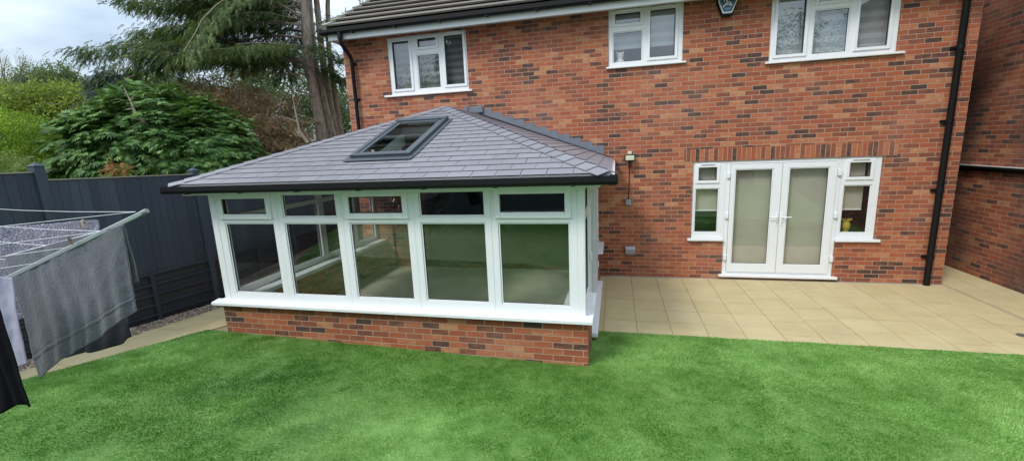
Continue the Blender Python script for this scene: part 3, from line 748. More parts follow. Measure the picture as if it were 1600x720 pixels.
# ------------------------------------------------------------------ wall fittings
fld = thing('floodlight', (-5.02, 0, 2.2), 'small black floodlight with a pale lens fixed high beside the conservatory roof', 'floodlight')
m = MB(); m.box(-5.115, -4.925, -.13, -.07, 2.20, 2.315, .012); m.build('housing', 'black', fld)
m = MB(); m.box(-5.095, -4.945, -.137, -.1305, 2.215, 2.30, .003); m.build('lens', plain('pale yellowed lens', (.62, .60, .45), .25), fld)
m = MB(); m.box(-5.06, -4.985, -.12, -.005, 2.318, 2.375, .008); m.build('bracket', plain('pale grey plastic', (.55, .54, .47), .5), fld)
m = MB(); m.box(-5.045, -4.995, -.11, -.002, 2.13, 2.198, .012); m.tube([(-5.02, -.09, 2.14), (-5.02, -.10, 2.10)], .028, 12); m.build('sensor', 'black', fld)
m = MB(); m.tube([(-5.022, -.012, 2.13), (-5.026, -.010, 1.8), (-5.034, -.010, 1.49)], .006, 6)
tag(m.build('cable', 'black'), 'thin black cable running down the bricks below the floodlight', 'cable')
jb = thing('junction_box', (-5.03, 0, 1.44), 'small square grey junction box on the brick wall at the end of the cable', 'junction box')
MB().box(-5.085, -4.985, -.052, -.001, 1.385, 1.485, .006).build('body', plain('grey plastic', (.30, .32, .34), .5), jb)
MB().tube([(-5.035, -.027, 1.487), (-5.035, -.027, 1.51)], .012, 8).build('gland', plain('dark grey plastic', (.12, .12, .13), .5), jb)
sk_ = thing('outdoor_socket', (-4.995, 0, .42), 'grey weatherproof outdoor socket low on the brick wall above the patio', 'socket')
MB().box(-5.075, -4.915, -.05, -.001, .42, .585, .008).build('back_box', plain('mid grey plastic', (.24, .25, .26), .5), sk_)
m = MB(); vs = [(-5.085, -.052, .60), (-4.905, -.052, .60), (-4.905, -.105, .55), (-5.085, -.105, .55), (-5.085, -.052, .45), (-4.905, -.052, .45), (-4.905, -.085, .455), (-5.085, -.085, .455)]
m.add(vs, [(0, 1, 2, 3), (4, 7, 6, 5), (3, 2, 6, 7), (0, 3, 7, 4), (1, 5, 6, 2), (0, 4, 5, 1)]); m.build('cover', plain('light grey plastic', (.36, .37, .38), .4), sk_, bevel=.005)
# alarm box
al = thing('alarm_box', (-3.5, 0, 4.5), 'blue and white burglar alarm box with black backplate high on the bricks', 'alarm box')
def shield(m, cx, cz, s, y0, y1):
    pr = [(-.075, -.155), (.075, -.155), (.155, .04), (.165, .12), (.12, .16), (-.12, .16), (-.165, .12), (-.155, .04)]
    k = len(pr); vs = [(cx+a*s, y0, cz+b*s) for a, b in pr]+[(cx+a*s, y1, cz+b*s) for a, b in pr]
    m.add(vs, [list(range(k)), list(range(k, 2*k))[::-1]]+[(i, (i+1) % k, k+(i+1) % k, k+i) for i in range(k)]); return m
shield(MB(), -3.50, 4.655, 1.02, -.07, -.001).build('backplate', 'black', al, bevel=.006)
shield(MB(), -3.50, 4.675, .92, -.092, -.0705).build('rim', plain('white alarm plastic', (.78, .80, .80), .35), al, bevel=.005)
shield(MB(), -3.50, 4.676, .76, -.097, -.0925).build('front', plain('alarm blue', (.035, .12, .26), .35), al)
em = MB(); wy = -.1005
def stroke(m, pts, w):
    for (a, b), (c, d) in zip(pts, pts[1:]):
        L = math.hypot(c-a, d-b); nx, nz = -(d-b)/L*w, (c-a)/L*w
        m.add([(a+nx, wy, b+nz), (a-nx, wy, b-nz), (c-nx, wy, d-nz), (c+nx, wy, d+nz), (a+nx, wy+.002, b+nz), (a-nx, wy+.002, b-nz), (c-nx, wy+.002, d-nz), (c+nx, wy+.002, d+nz)],
              [(0, 1, 2, 3), (4, 7, 6, 5), (0, 4, 5, 1), (1, 5, 6, 2), (2, 6, 7, 3), (3, 7, 4, 0)])
stroke(em, [(-3.565, 4.72), (-3.535, 4.745), (-3.49, 4.742), (-3.455, 4.755)], .008)
wy = -.1015; stroke(em, [(-3.52, 4.735), (-3.515, 4.695), (-3.54, 4.66), (-3.57, 4.628)], .010)
wy = -.1025; stroke(em, [(-3.515, 4.70), (-3.47, 4.695), (-3.45, 4.66), (-3.44, 4.635)], .009)
wy = -.1035; stroke(em, [(-3.53, 4.665), (-3.48, 4.668), (-3.46, 4.64)], .008); stroke(em, [(-3.5, 4.765), (-3.46, 4.775)], .010)
em.build('emblem', plain('white print', (.8, .82, .85), .4), al)
em = MB(); wy = -.1005
stroke(em, [(-3.545, 4.602), (-3.445, 4.606)], .006); stroke(em, [(-3.535, 4.585), (-3.46, 4.588)], .004)
em.build('lettering', plain('pale blue print', (.25, .42, .62), .4), al)
# things seen behind the glass
def lathe(m, cx, cy, prof, n=20):
    vs = []; fs = []
    for r, z in prof:
        for k in range(n): t = 2*math.pi*k/n; vs.append((cx+r*math.cos(t), cy+r*math.sin(t), z))
    for i in range(len(prof)-1):
        for k in range(n): fs.append((i*n+k, i*n+(k+1) % n, (i+1)*n+(k+1) % n, (i+1)*n+k))
    m.add(vs, fs, True); m.add(vs[:n], [list(range(n))[::-1]]); m.add(vs[-n:], [list(range(n))]); return m
pv = thing('vase', (-1.37, .20, .79), 'mustard yellow pineapple shaped vase standing behind the glass beside the patio doors', 'vase')
m = MB(); lathe(m, -1.37, .20, [(.06, .79), (.062, .83), (.055, .845), (.028, .865), (.045, .89), (.062, .93), (.06, .98), (.04, 1.03)]); m.build('body', 'yellow', pv)
m = MB()
for k in range(9):
    t = 2*math.pi*k/9; c_, s_ = math.cos(t), math.sin(t)
    m.tube([(-1.37+.035*c_, .20+.035*s_, 1.025), (-1.37+.055*c_, .20+.055*s_, 1.06), (-1.37+.085*c_, .20+.085*s_, 1.08)], [.014, .012, .002], 6)
m.build('leaf_crown', 'yellow', pv)
MB().box(-1.59, -1.05, .10, .30, .765, .79, .004).build('inner_sill', 'upvc', house); MB().box(-3.91, -3.38, .10, .30, .765, .79, .004).build('inner_sill', 'upvc', house)
MB().box(W2[0]+.01, W2[1]-.01, .10, .30, 3.865, 3.885, .004).build('inner_sill', 'upvc', house)
td = thing('soft_toy', (-5.2, .20, 3.886), 'pale soft toy sitting on the sill of the smallest upstairs window', 'soft toy')
m = MB(); lathe(m, -5.2, .21, [(.03, 3.886), (.075, 3.90), (.085, 3.95), (.07, 4.0), (.045, 4.02), (.06, 4.05), (.065, 4.085), (.05, 4.12), (.015, 4.135)], 14); m.build('body', 'cream', td)
m = MB()
for s in (-1, 1): m.tube([(-5.2+s*.045, .21, 4.11), (-5.2+s*.06, .21, 4.15)], [.025, .012], 8); m.tube([(-5.2+s*.05, .17, 3.92), (-5.2+s*.09, .13, 3.91)], [.03, .022], 8)
m.build('limb', 'cream', td)

# ------------------------------------------------------------------ garden fence
fn = thing('garden_fence', (-12.0, -2.6, .1), 'tall dark blue grey boarded fence with ribbed base boards along the path', 'fence')
posts = [(5.3, 2.40), (3.35, 2.40), (1.4, 2.41), (-.6, 2.42), (-2.58, 2.43), (-4.55, 2.60), (-6.5, 2.74), (-8.45, 2.9)]
for y, zt in posts:
    m = MB(); m.box(-12.06, -11.955, y-.052, y+.052, -.05, zt-.045, .004)
    c = (-12.0075, y, zt); q = [(-12.07, y-.062, zt-.045), (-11.945, y-.062, zt-.045), (-11.945, y+.062, zt-.045), (-12.07, y+.062, zt-.045)]
    m.add(q+[c], [(0, 1, 4), (1, 2, 4), (2, 3, 4), (3, 0, 4), (3, 2, 1, 0)])
    m.build('post', 'fence', fn)
tops = [2.29, 2.29, 2.30, 2.305, None, None, None]
for i in range(len(posts)-1):
    y1, y0 = posts[i][0]-.055, posts[i+1][0]+.055
    zt0, zt1 = {4: (2.375, 2.318), 5: (2.50, 2.475), 6: (2.62, 2.60)}.get(i, (2.30, 2.30))
    zg0, zg1 = {4: (.955, .90), 5: (1.07, 1.04), 6: (1.2, 1.17)}.get(i, (.88, .88))
    m = MB(); y = y0; k = 0
    while y < y1-.01:
        yb = min(y+.105, y1); t = (y-y0)/(y1-y0); zt = zt0+(zt1-zt0)*t; zg = zg0+(zg1-zg0)*t
        x = -11.985+random.uniform(-.0015, .0015)
        vs = [(x-.022, y-.004, zg), (x, y, zg), (x-.004, yb, zg), (x-.022, yb, zg), (x-.022, y-.004, zt), (x, y, zt), (x-.004, yb, zt), (x-.022, yb, zt)]
        m.add(vs, [(0, 3, 2, 1), (4, 5, 6, 7), (0, 1, 5, 4), (1, 2, 6, 5), (2, 3, 7, 6), (3, 0, 4, 7)]); y = yb
    pn = m.build('fence_panel', 'fence', fn)
    m = MB(); x0, x1 = -12.02, -11.975
    m.add([(x0, y0, zt0+.001), (x1, y0, zt0+.001), (x1, y1, zt1+.001), (x0, y1, zt1+.001), (x0, y0, zt0+.016), (x1, y0, zt0+.016), (x1, y1, zt1+.016), (x0, y1, zt1+.016)],
          [(0, 3, 2, 1), (4, 5, 6, 7), (0, 1, 5, 4), (1, 2, 6, 5), (2, 3, 7, 6), (3, 0, 4, 7)])
    m.build('capping_strip', 'bare_wood', pn)
    m = MB(); zb0, zb1 = float(path_z(y0))-.04, float(path_z(y1))-.04
    for r in range(5):
        f0, f1 = r/5, (r+1)/5
        A = lambda f, e: (zb0+(zg0-zb0)*f if e == 0 else zb1+(zg1-zb1)*f)
        vs = []
        for e, y in ((0, y0), (1, y1)):
            z0, z1 = A(f0, e), A(f1, e); h = z1-z0
            vs += [(-12.02, y, z0), (-11.99, y, z0+.004), (-11.99, y, z0+h*.68), (-11.955, y, z0+h*.80), (-11.955, y, z0+h*.93), (-11.985, y, z0+h*.985), (-12.02, y, z0+h*.985)]
        m.add(vs, [(j, (j+1) % 7, 7+(j+1) % 7, 7+j) for j in range(7)]+[list(range(7)), list(range(7, 14))[::-1]])
    ym = (y0+y1)/2-.0; m.box(-11.995, -11.95, ym-.03, ym+.03, (zb0+zb1)/2, (zg0+zg1)/2)
    m.build('base_board', 'gravel_board', fn)
# the fence behind the photographer, which the conservatory panes mirror
rfence = thing('garden_fence', (-5.5, -9.35, .6), 'dark fence closing the garden, mirrored in the top panes of the conservatory', 'fence')
for k in range(7):
    x0 = -12.0+k*1.95
    m = MB(); m.box(x0-.05, x0+.05, -9.42, -9.32, .2, 2.25, .004); m.build('post', 'fence', rfence)
    if k < 6:
        m = MB()
        for j in range(18): m.box(x0+.053+j*.1025, x0+.053+(j+1)*.1025-.003, -9.39-.006*(j % 2), -9.37, .3, 2.12)
        m.build('fence_panel', 'fence', rfence)

# ------------------------------------------------------------------ washing
ad = np.array([.949, .315]); an = np.array([-.315, .949])       # directions of two arms on the ground
tipz, hubz = 2.255, 1.52; hub = np.array([-9.585, -6.93]); Lh = 1.745
gz = float(lawn_z(hub[0], hub[1]))
air = thing('rotary_clothes_airer', (hub[0], hub[1], gz), 'grey metal rotary clothes airer hung with washing on the lawn', 'clothes airer')
met = plain('pale grey aluminium', (.42, .46, .47), .4, .08, 3, **{'Metallic': .35})
MB().tube([(hub[0], hub[1], gz-.02), (hub[0], hub[1], 1.75)], .024, 14).build('pole', met, air)
MB().tube([(hub[0], hub[1], hubz-.08), (hub[0], hub[1], hubz+.06)], .05, 14).build('hub', 'gasket', air)
rt = lambda a: np.array([ad[0]*math.cos(a)-ad[1]*math.sin(a), ad[0]*math.sin(a)+ad[1]*math.cos(a)])
dirs = [ad, rt(R(122)), rt(R(-118))]
def armp(k, s): d = dirs[k]; return Vector((hub[0]+d[0]*Lh*s, hub[1]+d[1]*Lh*s, hubz+(tipz-hubz)*s))
for k in range(3):
    d = Vector((dirs[k][0], dirs[k][1], 0)); m = MB(); p0, p1 = armp(k, .03), armp(k, 1); ax_ = (p1-p0).normalized(); sd = Vector((-d.y, d.x, 0)); up = ax_.cross(sd)
    vs = []
    for p in (p0, p1):
        for a, b in ((-1, -1), (1, -1), (1, 1), (-1, 1)): vs.append(p+sd*(.008*a)+up*(.012*b))
    m.add(vs, [(0, 3, 2, 1), (4, 5, 6, 7), (0, 1, 5, 4), (1, 2, 6, 5), (2, 3, 7, 6), (3, 0, 4, 7)])
    a_ = m.build('arm', met, air, bevel=.004)
    MB().tube([p1-ax_*.02, p1+ax_*.012], .0145, 10).build('end_cap', plain('grey cap', (.25, .27, .28), .5), a_)
    m = MB(); q = armp(k, .5); m.tube([q, (hub[0]+d.x*.03, hub[1]+d.y*.03, 1.02)], .009, 8); m.build('strut', met, a_)
ln = MB(); fr_ = [.97, .86, .75, .64, .53, .42]
def line(p, q, sag=.015):
    p, q = Vector(p), Vector(q); ln.tube([p+(q-p)*t-Vector((0, 0, sag*4*t*(1-t))) for t in (0, .25, .5, .75, 1)], .0017, 5)
for k in range(3):
    for f in fr_:
        dz = Vector((0, 0, .022 if f > .9 else .0)); line(armp(k, f)+dz, armp((k+1) % 3, f)+dz, .02)
TL, TR = Vector(at(9, 400, 2.5)), Vector(at(193, 352, 2.5))
for i in range(6):
    t = .12+.15*i; p = TL+(TR-TL)*t; s = Vector(at(30+i*34, 424-i*16.3, 2.52)); ln.tube([s, (s+p)/2-Vector((0, 0, .006)), p], .0026, 5)
ln.tube([TL, TR], .003, 5)
ln.build('clothes_line', plain('white cord', (.70, .70, .72), .6), air)
def cloth(name, c, mat, nu=60, nv=60, fold=.012, freq=5, seed=0, thick=.006, shapef=None):
    """c: corners top-left, top-right, bottom-right, bottom-left; folds deepen towards the hem"""
    c = [np.array(p, float) for p in c]; U = np.linspace(0, 1, nu); V = np.linspace(0, 1, nv); u, v = np.meshgrid(U, V)
    P = ((1-u)*(1-v))[..., None]*c[0]+(u*(1-v))[..., None]*c[1]+(u*v)[..., None]*c[2]+((1-u)*v)[..., None]*c[3]
    n = np.cross(c[1]-c[0], c[3]-c[0]); n /= np.linalg.norm(n)
    w = np.sin(2*np.pi*(freq*u+1.3*vnoise(u*2+seed, v*1.5, seed))+seed)*fold*(.15+.6*v)*(.3+1.2*vnoise(u*4+seed, v*2+3, seed+1)) + (vnoise(u*7+seed, v*2.2, seed+3)-.5)*fold*2.2
    w += (vnoise(u*14, v*12+seed, seed+5)-.5)*fold*.5
    if shapef is not None: w = w+shapef(u, v)
    P = P+w[..., None]*n
    dz = (vnoise(u[0]*5+seed, u[0]*0, seed+8)-.5)*.03
    P[..., 2] += dz[None, :]*v**3
    idx = np.arange(nu*nv).reshape(nv, nu)
    T = np.stack([idx[:-1, :-1], idx[:-1, 1:], idx[1:, 1:], idx[1:, :-1]], -1).reshape(-1, 4)
    o = arr_mesh(name, P.reshape(-1, 3), T, mat, smooth=True)
    s = o.modifiers.new('thickness', 'SOLIDIFY'); s.thickness = thick; s.offset = 0
    return o
def terry():
    t = NT('grey terry towelling'); p = t.pos(); n = t.noise(p, 75, 4, .75); b = t.noise(t.mapping(p, (16, 16, 5)), 1.0, 4)
    c = t.mix(t.math('ADD', t.math('MULTIPLY', n, .6), t.math('MULTIPLY', b, .4)), (.034, .036, .049), (.165, .17, .207))
    t.bsdf(c, .95, t.bump(n, .012, 1.0), **{'Sheen Weight': .4, 'Sheen Roughness': .5}); return t.m
MT['terry'] = terry()
BR, BL = Vector(at(212, 489, 2.58)), Vector(at(63, 588, 2.5))
hem = lambda u, v: .0025*(np.exp(-((v-.86)/.008)**2)+np.exp(-((v-.815)/.008)**2))-.003*np.exp(-((v-.84)/.02)**2)
tw = thing('bath_towel', (TL+TR)/2, 'large grey bath towel draped along the front arm of the airer', 'towel')
f_ = cloth('front_fold', [TL, TR, BR, BL], 'terry', 140, 140, .0085, 6.2, 3, .008, hem)
back = Vector((-.02, .06, 0))
b_ = cloth('back_fold', [TL+Vector((0, .008, .002)), TR+Vector((0, .008, .002)), Vector(at(219, 437, 2.62)), Vector(at(40, 500, 2.62))], 'terry', 50, 50, .01, 3, 8, .008)
for o in (f_, b_):
    o.parent = tw; o.data.transform(Matrix.Translation(-Vector(tw.location)))
def fabric(name, a, b, scale, rough=.9, spec=.1):
    t = NT(name); p = t.pos(); n = t.noise(p, scale, 4, .65); t.bsdf(t.mix(n, a, b), rough, t.bump(t.noise(p, 120, 3), .003, .6), **{'Specular IOR Level': spec}); return t.m
o = cloth('black_garment', [at(-150, 400, 1.85), at(-18, 445, 1.9), at(52, 628, 1.9), at(-70, 668, 1.85)], fabric('black cotton', (.003, .003, .004), (.008, .008, .010), 40), 40, 50, .010, 5, 5)
tag(o, 'plain black garment hanging nearest, cut off by the edge of the photo', 'garment')
o = cloth('lilac_garment', [at(-70, 425, 2.25), at(17, 434, 2.3), at(47, 566, 2.3), at(-45, 590, 2.25)], fabric('pale lilac cotton', (.24, .24, .33), (.40, .39, .48), 12), 40, 50, .012, 3, 9)
tag(o, 'pale lilac garment hanging between the black one and the grey towel', 'garment')
o = cloth('dark_garment', [at(62, 430, 3.0), at(186, 400, 3.0), at(209, 528, 3.0), at(110, 560, 2.95)], fabric('dark navy knit', (.010, .011, .018), (.040, .042, .055), 26), 50, 60, .018, 3, 12)
tag(o, 'dark navy garment whose hem shows below the grey towel', 'garment')
def crinkle():
    t = NT('navy and lilac crinkled stripe'); p = t.pos()
    wv = t.n('ShaderNodeTexWave', {'Vector': t.mapping(p, (1, 1, 2.6)), 'Scale': 14.0, 'Distortion': 11.0, 'Detail': 3, 'Detail Scale': 2.2})
    c = t.mix((wv, 'Fac'), (.11, .105, .155), (.34, .33, .40)); t.bsdf(c, .9, t.bump((wv, 'Fac'), .006)); return t.m
MT['crinkle'] = crinkle()
o = cloth('striped_garment', [at(-60, 359, 3.25), at(150, 343, 3.35), at(175, 440, 3.3), at(-60, 540, 3.2)], 'crinkle', 70, 50, .02, 8, 15)
tag(o, 'crinkled lilac and navy striped garment hanging behind the front arm', 'garment')
def peg(px, depth, tilt, label, col):
    p = Vector(at(*px, depth)); t = thing('clothes_peg', p, label, 'clothes peg', 'clothes pegs on the airer')
    for s in (-1, 1):
        m = MB(); a = Vector((s*.005+tilt*.022, 0, .026)); b = Vector((s*.0035-tilt*.022, 0, -.026)); w = Vector((0, .005, 0)); th = Vector((.003, 0, 0))
        vs = [p+q+e+f for q in (a, b) for e, f in ((-th, -w), (th, -w), (th, w), (-th, w))]
        m.add(vs, [(0, 3, 2, 1), (4, 5, 6, 7), (0, 1, 5, 4), (1, 2, 6, 5), (2, 3, 7, 6), (3, 0, 4, 7)]); m.build('prong', col, t, bevel=.001)
    MB().tube([p+Vector((-.012, 0, .004)), p+Vector((.012, 0, .004))], .004, 8).build('spring', 'grey_metal', t)
peg((130, 349), 2.9, .1, 'pale wooden peg standing up above the front arm of the airer', plain('pale wood', (.5, .38, .24), .7))
peg((109, 375), 2.46, -.35, 'brown wooden peg gripping the top edge of the grey towel', plain('brown wood', (.17, .11, .07), .7))

# ------------------------------------------------------------------ trees and shrubs
def unit(a): return a/np.maximum(np.linalg.norm(a, axis=-1, keepdims=True), 1e-9)
def t_spray(seed, n=7, wide=.42, droop=.30):
    r = np.random.default_rng(seed); vs = []; fs = []
    for i in range(n):
        t = .06+.9*i/n
        for s in (-1, 1):
            l = wide*(1-.55*t)*r.uniform(.75, 1.2); b = len(vs)
            vs += [(t-.045, 0, -droop*t*t), (t+.055, 0, -droop*t*t), (t+.30*r.uniform(.7, 1.2), s*l, -droop*(t+.2)**2-.12*r.uniform(0, 1))]
            fs.append((b, b+1, b+2))
    b = len(vs); vs += [(.85, -.05, -droop*.8), (.85, .05, -droop*.8), (1.15, 0, -droop*1.2)]; fs.append((b, b+1, b+2))
    return np.array(vs), np.array(fs)
def t_leaves(seed, n=9, size=.42):
    r = np.random.default_rng(seed); vs = []; fs = []
    for i in range(n):
        c = r.normal(0, .42, 3); d = unit(r.normal(0, 1, 3)+np.array([.6, 0, 0])); q = unit(np.cross(d, r.normal(0, 1, 3))); l = size*r.uniform(.7, 1.2); b = len(vs)
        vs += [c, c+d*l*.5+q*l*.26, c+d*l, c+d*l*.5-q*l*.26]; fs += [(b, b+1, b+2), (b, b+2, b+3)]
    return np.array(vs), np.array(fs)
def t_fan(seed):
    r = np.random.default_rng(seed); vs = []; fs = []
    for i, a in enumerate(np.linspace(-1.15, 1.15, 7)):
        l = (1-.28*abs(a))*r.uniform(.8, 1.1); c, q = math.cos(a), math.sin(a); b = len(vs); z = -.30*l*l-.05*abs(a)
        vs += [(0, 0, 0), (.55*l*c-.085*q, .55*l*q+.085*c, z*.4), (l*c, l*q, z), (.55*l*c+.085*q, .55*l*q-.085*c, z*.4)]; fs += [(b, b+1, b+2), (b, b+2, b+3)]
    return np.array(vs), np.array(fs)
FAN = [t_fan(80+i) for i in range(6)]
SPRAY = [t_spray(i) for i in range(6)]; FINE = [t_spray(20+i, 9, .22, .22) for i in range(5)]; LEAF = [t_leaves(40+i) for i in range(6)]; SMALL = [t_leaves(60+i, 16, .26) for i in range(6)]
def scatter(tmpl, P, F, U, S):
    F = unit(F); Y = unit(np.cross(U, F)); Z = np.cross(F, Y); out = []; tr = []; base = 0; pick = RNG.integers(0, len(tmpl), len(P))
    for k, (tv, tf) in enumerate(tmpl):
        m = pick == k; n = m.sum()
        if not n: continue
        V = P[m][:, None]+S[m][:, None, None]*(tv[None, :, 0:1]*F[m][:, None]+tv[None, :, 1:2]*Y[m][:, None]+tv[None, :, 2:3]*Z[m][:, None])
        out.append(V.reshape(-1, 3)); tr.append((np.arange(n)[:, None, None]*len(tv)+tf[None]).reshape(-1, 3)+base); base += n*len(tv)
    return np.concatenate(out), np.concatenate(tr)
def lobes(spec, n, shell=.55, lump=.28, seed=1):
    """points through the shells of several ellipsoids; an uneven outline from noise on the direction"""
    w = np.array([s[1][0]*s[1][1]+s[1][1]*s[1][2]+s[1][0]*s[1][2] for s in spec], float); w /= w.sum(); Ps = []; Ds = []
    for (c, r), f in zip(spec, w):
        k = int(n*f); d = unit(RNG.normal(0, 1, (k, 3))); a = np.arctan2(d[:, 1], d[:, 0])
        lm = 1+lump*(vnoise(a*2.2+seed+c[0], d[:, 2]*3.1+c[1], seed)-.5)*2
        rad = (shell+(1-shell)*RNG.uniform(0, 1, k)**.6)*lm
        Ps.append(np.array(c)+d*rad[:, None]*np.array(r)); Ds.append(d/np.array(r)*np.mean(r))
    P = np.concatenate(Ps); D = unit(np.concatenate(Ds)); ok = P[:, 2] > .0
    return P[ok], D[ok]
def stems(parent, base, tops, r0, mat='bark', name='trunk'):
    m = MB(); base = Vector(base)
    for i, t in enumerate(tops):
        t = Vector(t); mid = base.lerp(t, .5)+Vector((random.uniform(-.15, .15), random.uniform(-.15, .15), .1))
        m.tube([base+Vector((random.uniform(-.08, .08), random.uniform(-.08, .08), 0)), mid, t], [r0, r0*.65, r0*.2], 9)
    return m.build(name, mat, parent)
UP = np.array([0, 0, 1.0])
def crown_leaf(parent, name, spec, n, size, mat, tmpl=LEAF, shell=.5, lump=.28, seed=1, droop=.0, rnd=.6):
    P, D = lobes(spec, n, shell, lump, seed); F = D+RNG.normal(0, rnd, D.shape)-UP*droop
    U = unit(UP+RNG.normal(0, .5, D.shape)); S = RNG.uniform(.7, 1.3, len(P))*size
    v, t = scatter(tmpl, P, F, U, S); return arr_mesh(name, v, t, mat, parent)
def boughs(parent, name, spec, ncl, per, L, size, mat, tmpl, shell=.8, lump=.3, seed=1, droop=.3, flat=.8, wide=.5):
    P, D = lobes(spec, ncl, shell, lump, seed); n = len(P)
    T = unit(np.cross(D, UP+RNG.normal(0, .2, D.shape)))
    B = unit(D*.9+T*RNG.normal(0, .55, n)[:, None]-UP*droop+RNG.normal(0, .15, D.shape)); Sd = unit(np.cross(B, UP+D*.4)); Ls = L*RNG.uniform(.6, 1.35, n)
    Pi = np.repeat(P, per, 0); Bi = np.repeat(B, per, 0); Si = np.repeat(Sd, per, 0); Li = np.repeat(Ls, per); Di = np.repeat(D, per, 0)
    t = RNG.uniform(0, 1, len(Pi)); lat = RNG.normal(0, 1, len(Pi))*wide*(1-.65*t)*Li
    Q = Pi+Bi*((t-.3)*Li)[:, None]+Si*lat[:, None]-UP*(.35*np.abs(lat)+.25*t*t*Li)[:, None]+RNG.normal(0, .02, Pi.shape)
    F = Bi+Si*np.sign(lat)[:, None]*.7+RNG.normal(0, .2, Pi.shape)-UP*.15; U = UP*flat+Di*.5+RNG.normal(0, .2, Pi.shape)
    v, tr = scatter(tmpl, Q, F, unit(U), size*RNG.uniform(.7, 1.3, len(Q))); return arr_mesh(name, v, tr, mat, parent)
A = lambda u, v, d: tuple(at(u, v, d))
def px_r(d, px): return px*d/FPX
M_hedge = leaf_mat('bright privet leaf', [(.12, (.024, .065, .008)), (.42, (.13, .25, .014)), (.78, (.38, .50, .03))], 2.4)
M_yel = leaf_mat('yellow green leaf', [(.1, (.045, .07, .014)), (.42, (.18, .235, .034)), (.8, (.36, .40, .07))], 1.4)
M_con = leaf_mat('dark cypress frond', [(.12, (.016, .042, .012)), (.42, (.055, .135, .032)), (.78, (.20, .335, .09))], 3.2, .2)
M_ced = leaf_mat('deep conifer frond', [(.1, (.014, .028, .012)), (.42, (.040, .074, .022)), (.80, (.15, .20, .048))], .9, .2)
M_brn = leaf_mat('browning conifer foliage', [(.1, (.06, .06, .028)), (.35, (.20, .135, .075)), (.6, (.42, .265, .16)), (.8, (.50, .35, .21)), (.98, (.15, .19, .06))], 1.6, .2)
M_far = leaf_mat('distant leaf', [(.1, (.05, .07, .04)), (.5, (.11, .15, .07)), (.9, (.20, .23, .11))], .5)
M_blue = leaf_mat('blue grey conifer frond', [(.1, (.02, .035, .03)), (.5, (.06, .09, .075)), (.9, (.13, .17, .15))], 1.2, .15)
M_or = leaf_mat('rusty dead frond', [(.1, (.16, .06, .02)), (.6, (.36, .15, .05))], 3)
M_var = leaf_mat('pale variegated leaf', [(.1, (.05, .09, .02)), (.5, (.17, .24, .06)), (.9, (.36, .38, .14))], 3)

# broad cypress just over the fence
d = 9.6
bs = thing('cypress_bush', A(240, 330, d)[:2]+(0.0,), 'broad dark green cypress with layered fronds rising over the fence', 'tree')
c0 = A(242, 215, d)
spec = [(A(240, 240, d), (1.75, 1.2, 1.25)), (A(180, 238, d-.2), (.85, .9, .95)), (A(330, 240, d+.1), (.85, .95, .85)), (A(250, 190, d+.2), (1.0, .85, .7)), (A(310, 195, d+.2), (.6, .65, .5)),
        (A(190, 185, d+.3), (.6, .6, .5)), (A(240, 330, d), (1.95, 1.25, 1.0)), (A(360, 255, d+.1), (.45, .5, .5)), (A(215, 152, d+.3), (.38, .4, .3)), (A(270, 158, d+.3), (.35, .4, .25))]
boughs(bs, 'crown', spec, 2500, 15, .30, .155, M_con, FAN, .78, .32, 4, .40, .7, .85)
P = np.array(A(184, 266, d-1.55)); k = 60
v, t = scatter(SPRAY, P+RNG.normal(0, (.10, .06, .05), (k, 3)), RNG.normal(0, 1, (k, 3)), np.tile(UP, (k, 1))+RNG.normal(0, .3, (k, 3)), RNG.uniform(.1, .16, k))
arr_mesh('dead_frond', v, t, M_or, bs)
stems(bs, A(240, 420, d)[:2]+(0,), [A(235, 150, d), A(300, 180, d), A(180, 180, d)], .13)
m = MB()                                             # a snapped bare leader
m.tube([A(226, 192, d-1.25), A(212, 178, d-1.2), A(205, 160, d-1.1), A(194, 138, d-1)], [.035, .026, .018, .006], 8); m.tube([A(208, 170, d-1.15), A(195, 172, d-1.2)], [.02, .006], 6); m.tube([A(204, 158, d-1.1), A(212, 148, d-1.1)], [.02, .006], 6); m.tube([A(222, 188, d-1.2), A(200, 184, d-1.25)], [.02, .006], 6)
m.build('bare_stem', 'twig', bs)
# blue grey weeping leader behind it
d = 10.8
bl_ = thing('weeping_conifer', A(185, 330, d)[:2]+(0.0,), 'blue grey weeping conifer with a nodding tip above the dark cypress', 'tree')
m = MB(); lead = [A(185, 330, d), A(184, 190, d), A(188, 135, d), A(178, 116, d), A(160, 112, d), A(148, 124, d), A(145, 140, d)]
m.tube(lead, [.1, .08, .05, .035, .025, .015, .006], 8); m.tube([A(186, 140, d), A(200, 122, d), A(212, 117, d)], [.03, .02, .006], 6); m.build('trunk', 'twig', bl_)
pts = []
for i in range(2600):
    k = RNG.uniform(0, 1)
    if k < .35: s = RNG.uniform(2, 5.99); j = int(s); p = np.array(lead[j])*(1-(s-j))+np.array(lead[j+1])*(s-j); pts.append(p+RNG.normal(0, .08, 3)-np.array([0, 0, abs(RNG.normal(0, .16))]))
    else: h = RNG.uniform(0, 1); p = np.array(A(186, 130+80*h, d)); pts.append(p+RNG.normal(0, .1+.5*h, 3)*np.array([1, 1, .4]))
P = np.array(pts); F = RNG.normal(0, .5, P.shape)+np.array([0, 0, -.8]); v, t = scatter(FINE, P, F, unit(RNG.normal(0, 1, P.shape)), RNG.uniform(.12, .26, len(P))); arr_mesh('crown', v, t, M_blue, bl_)
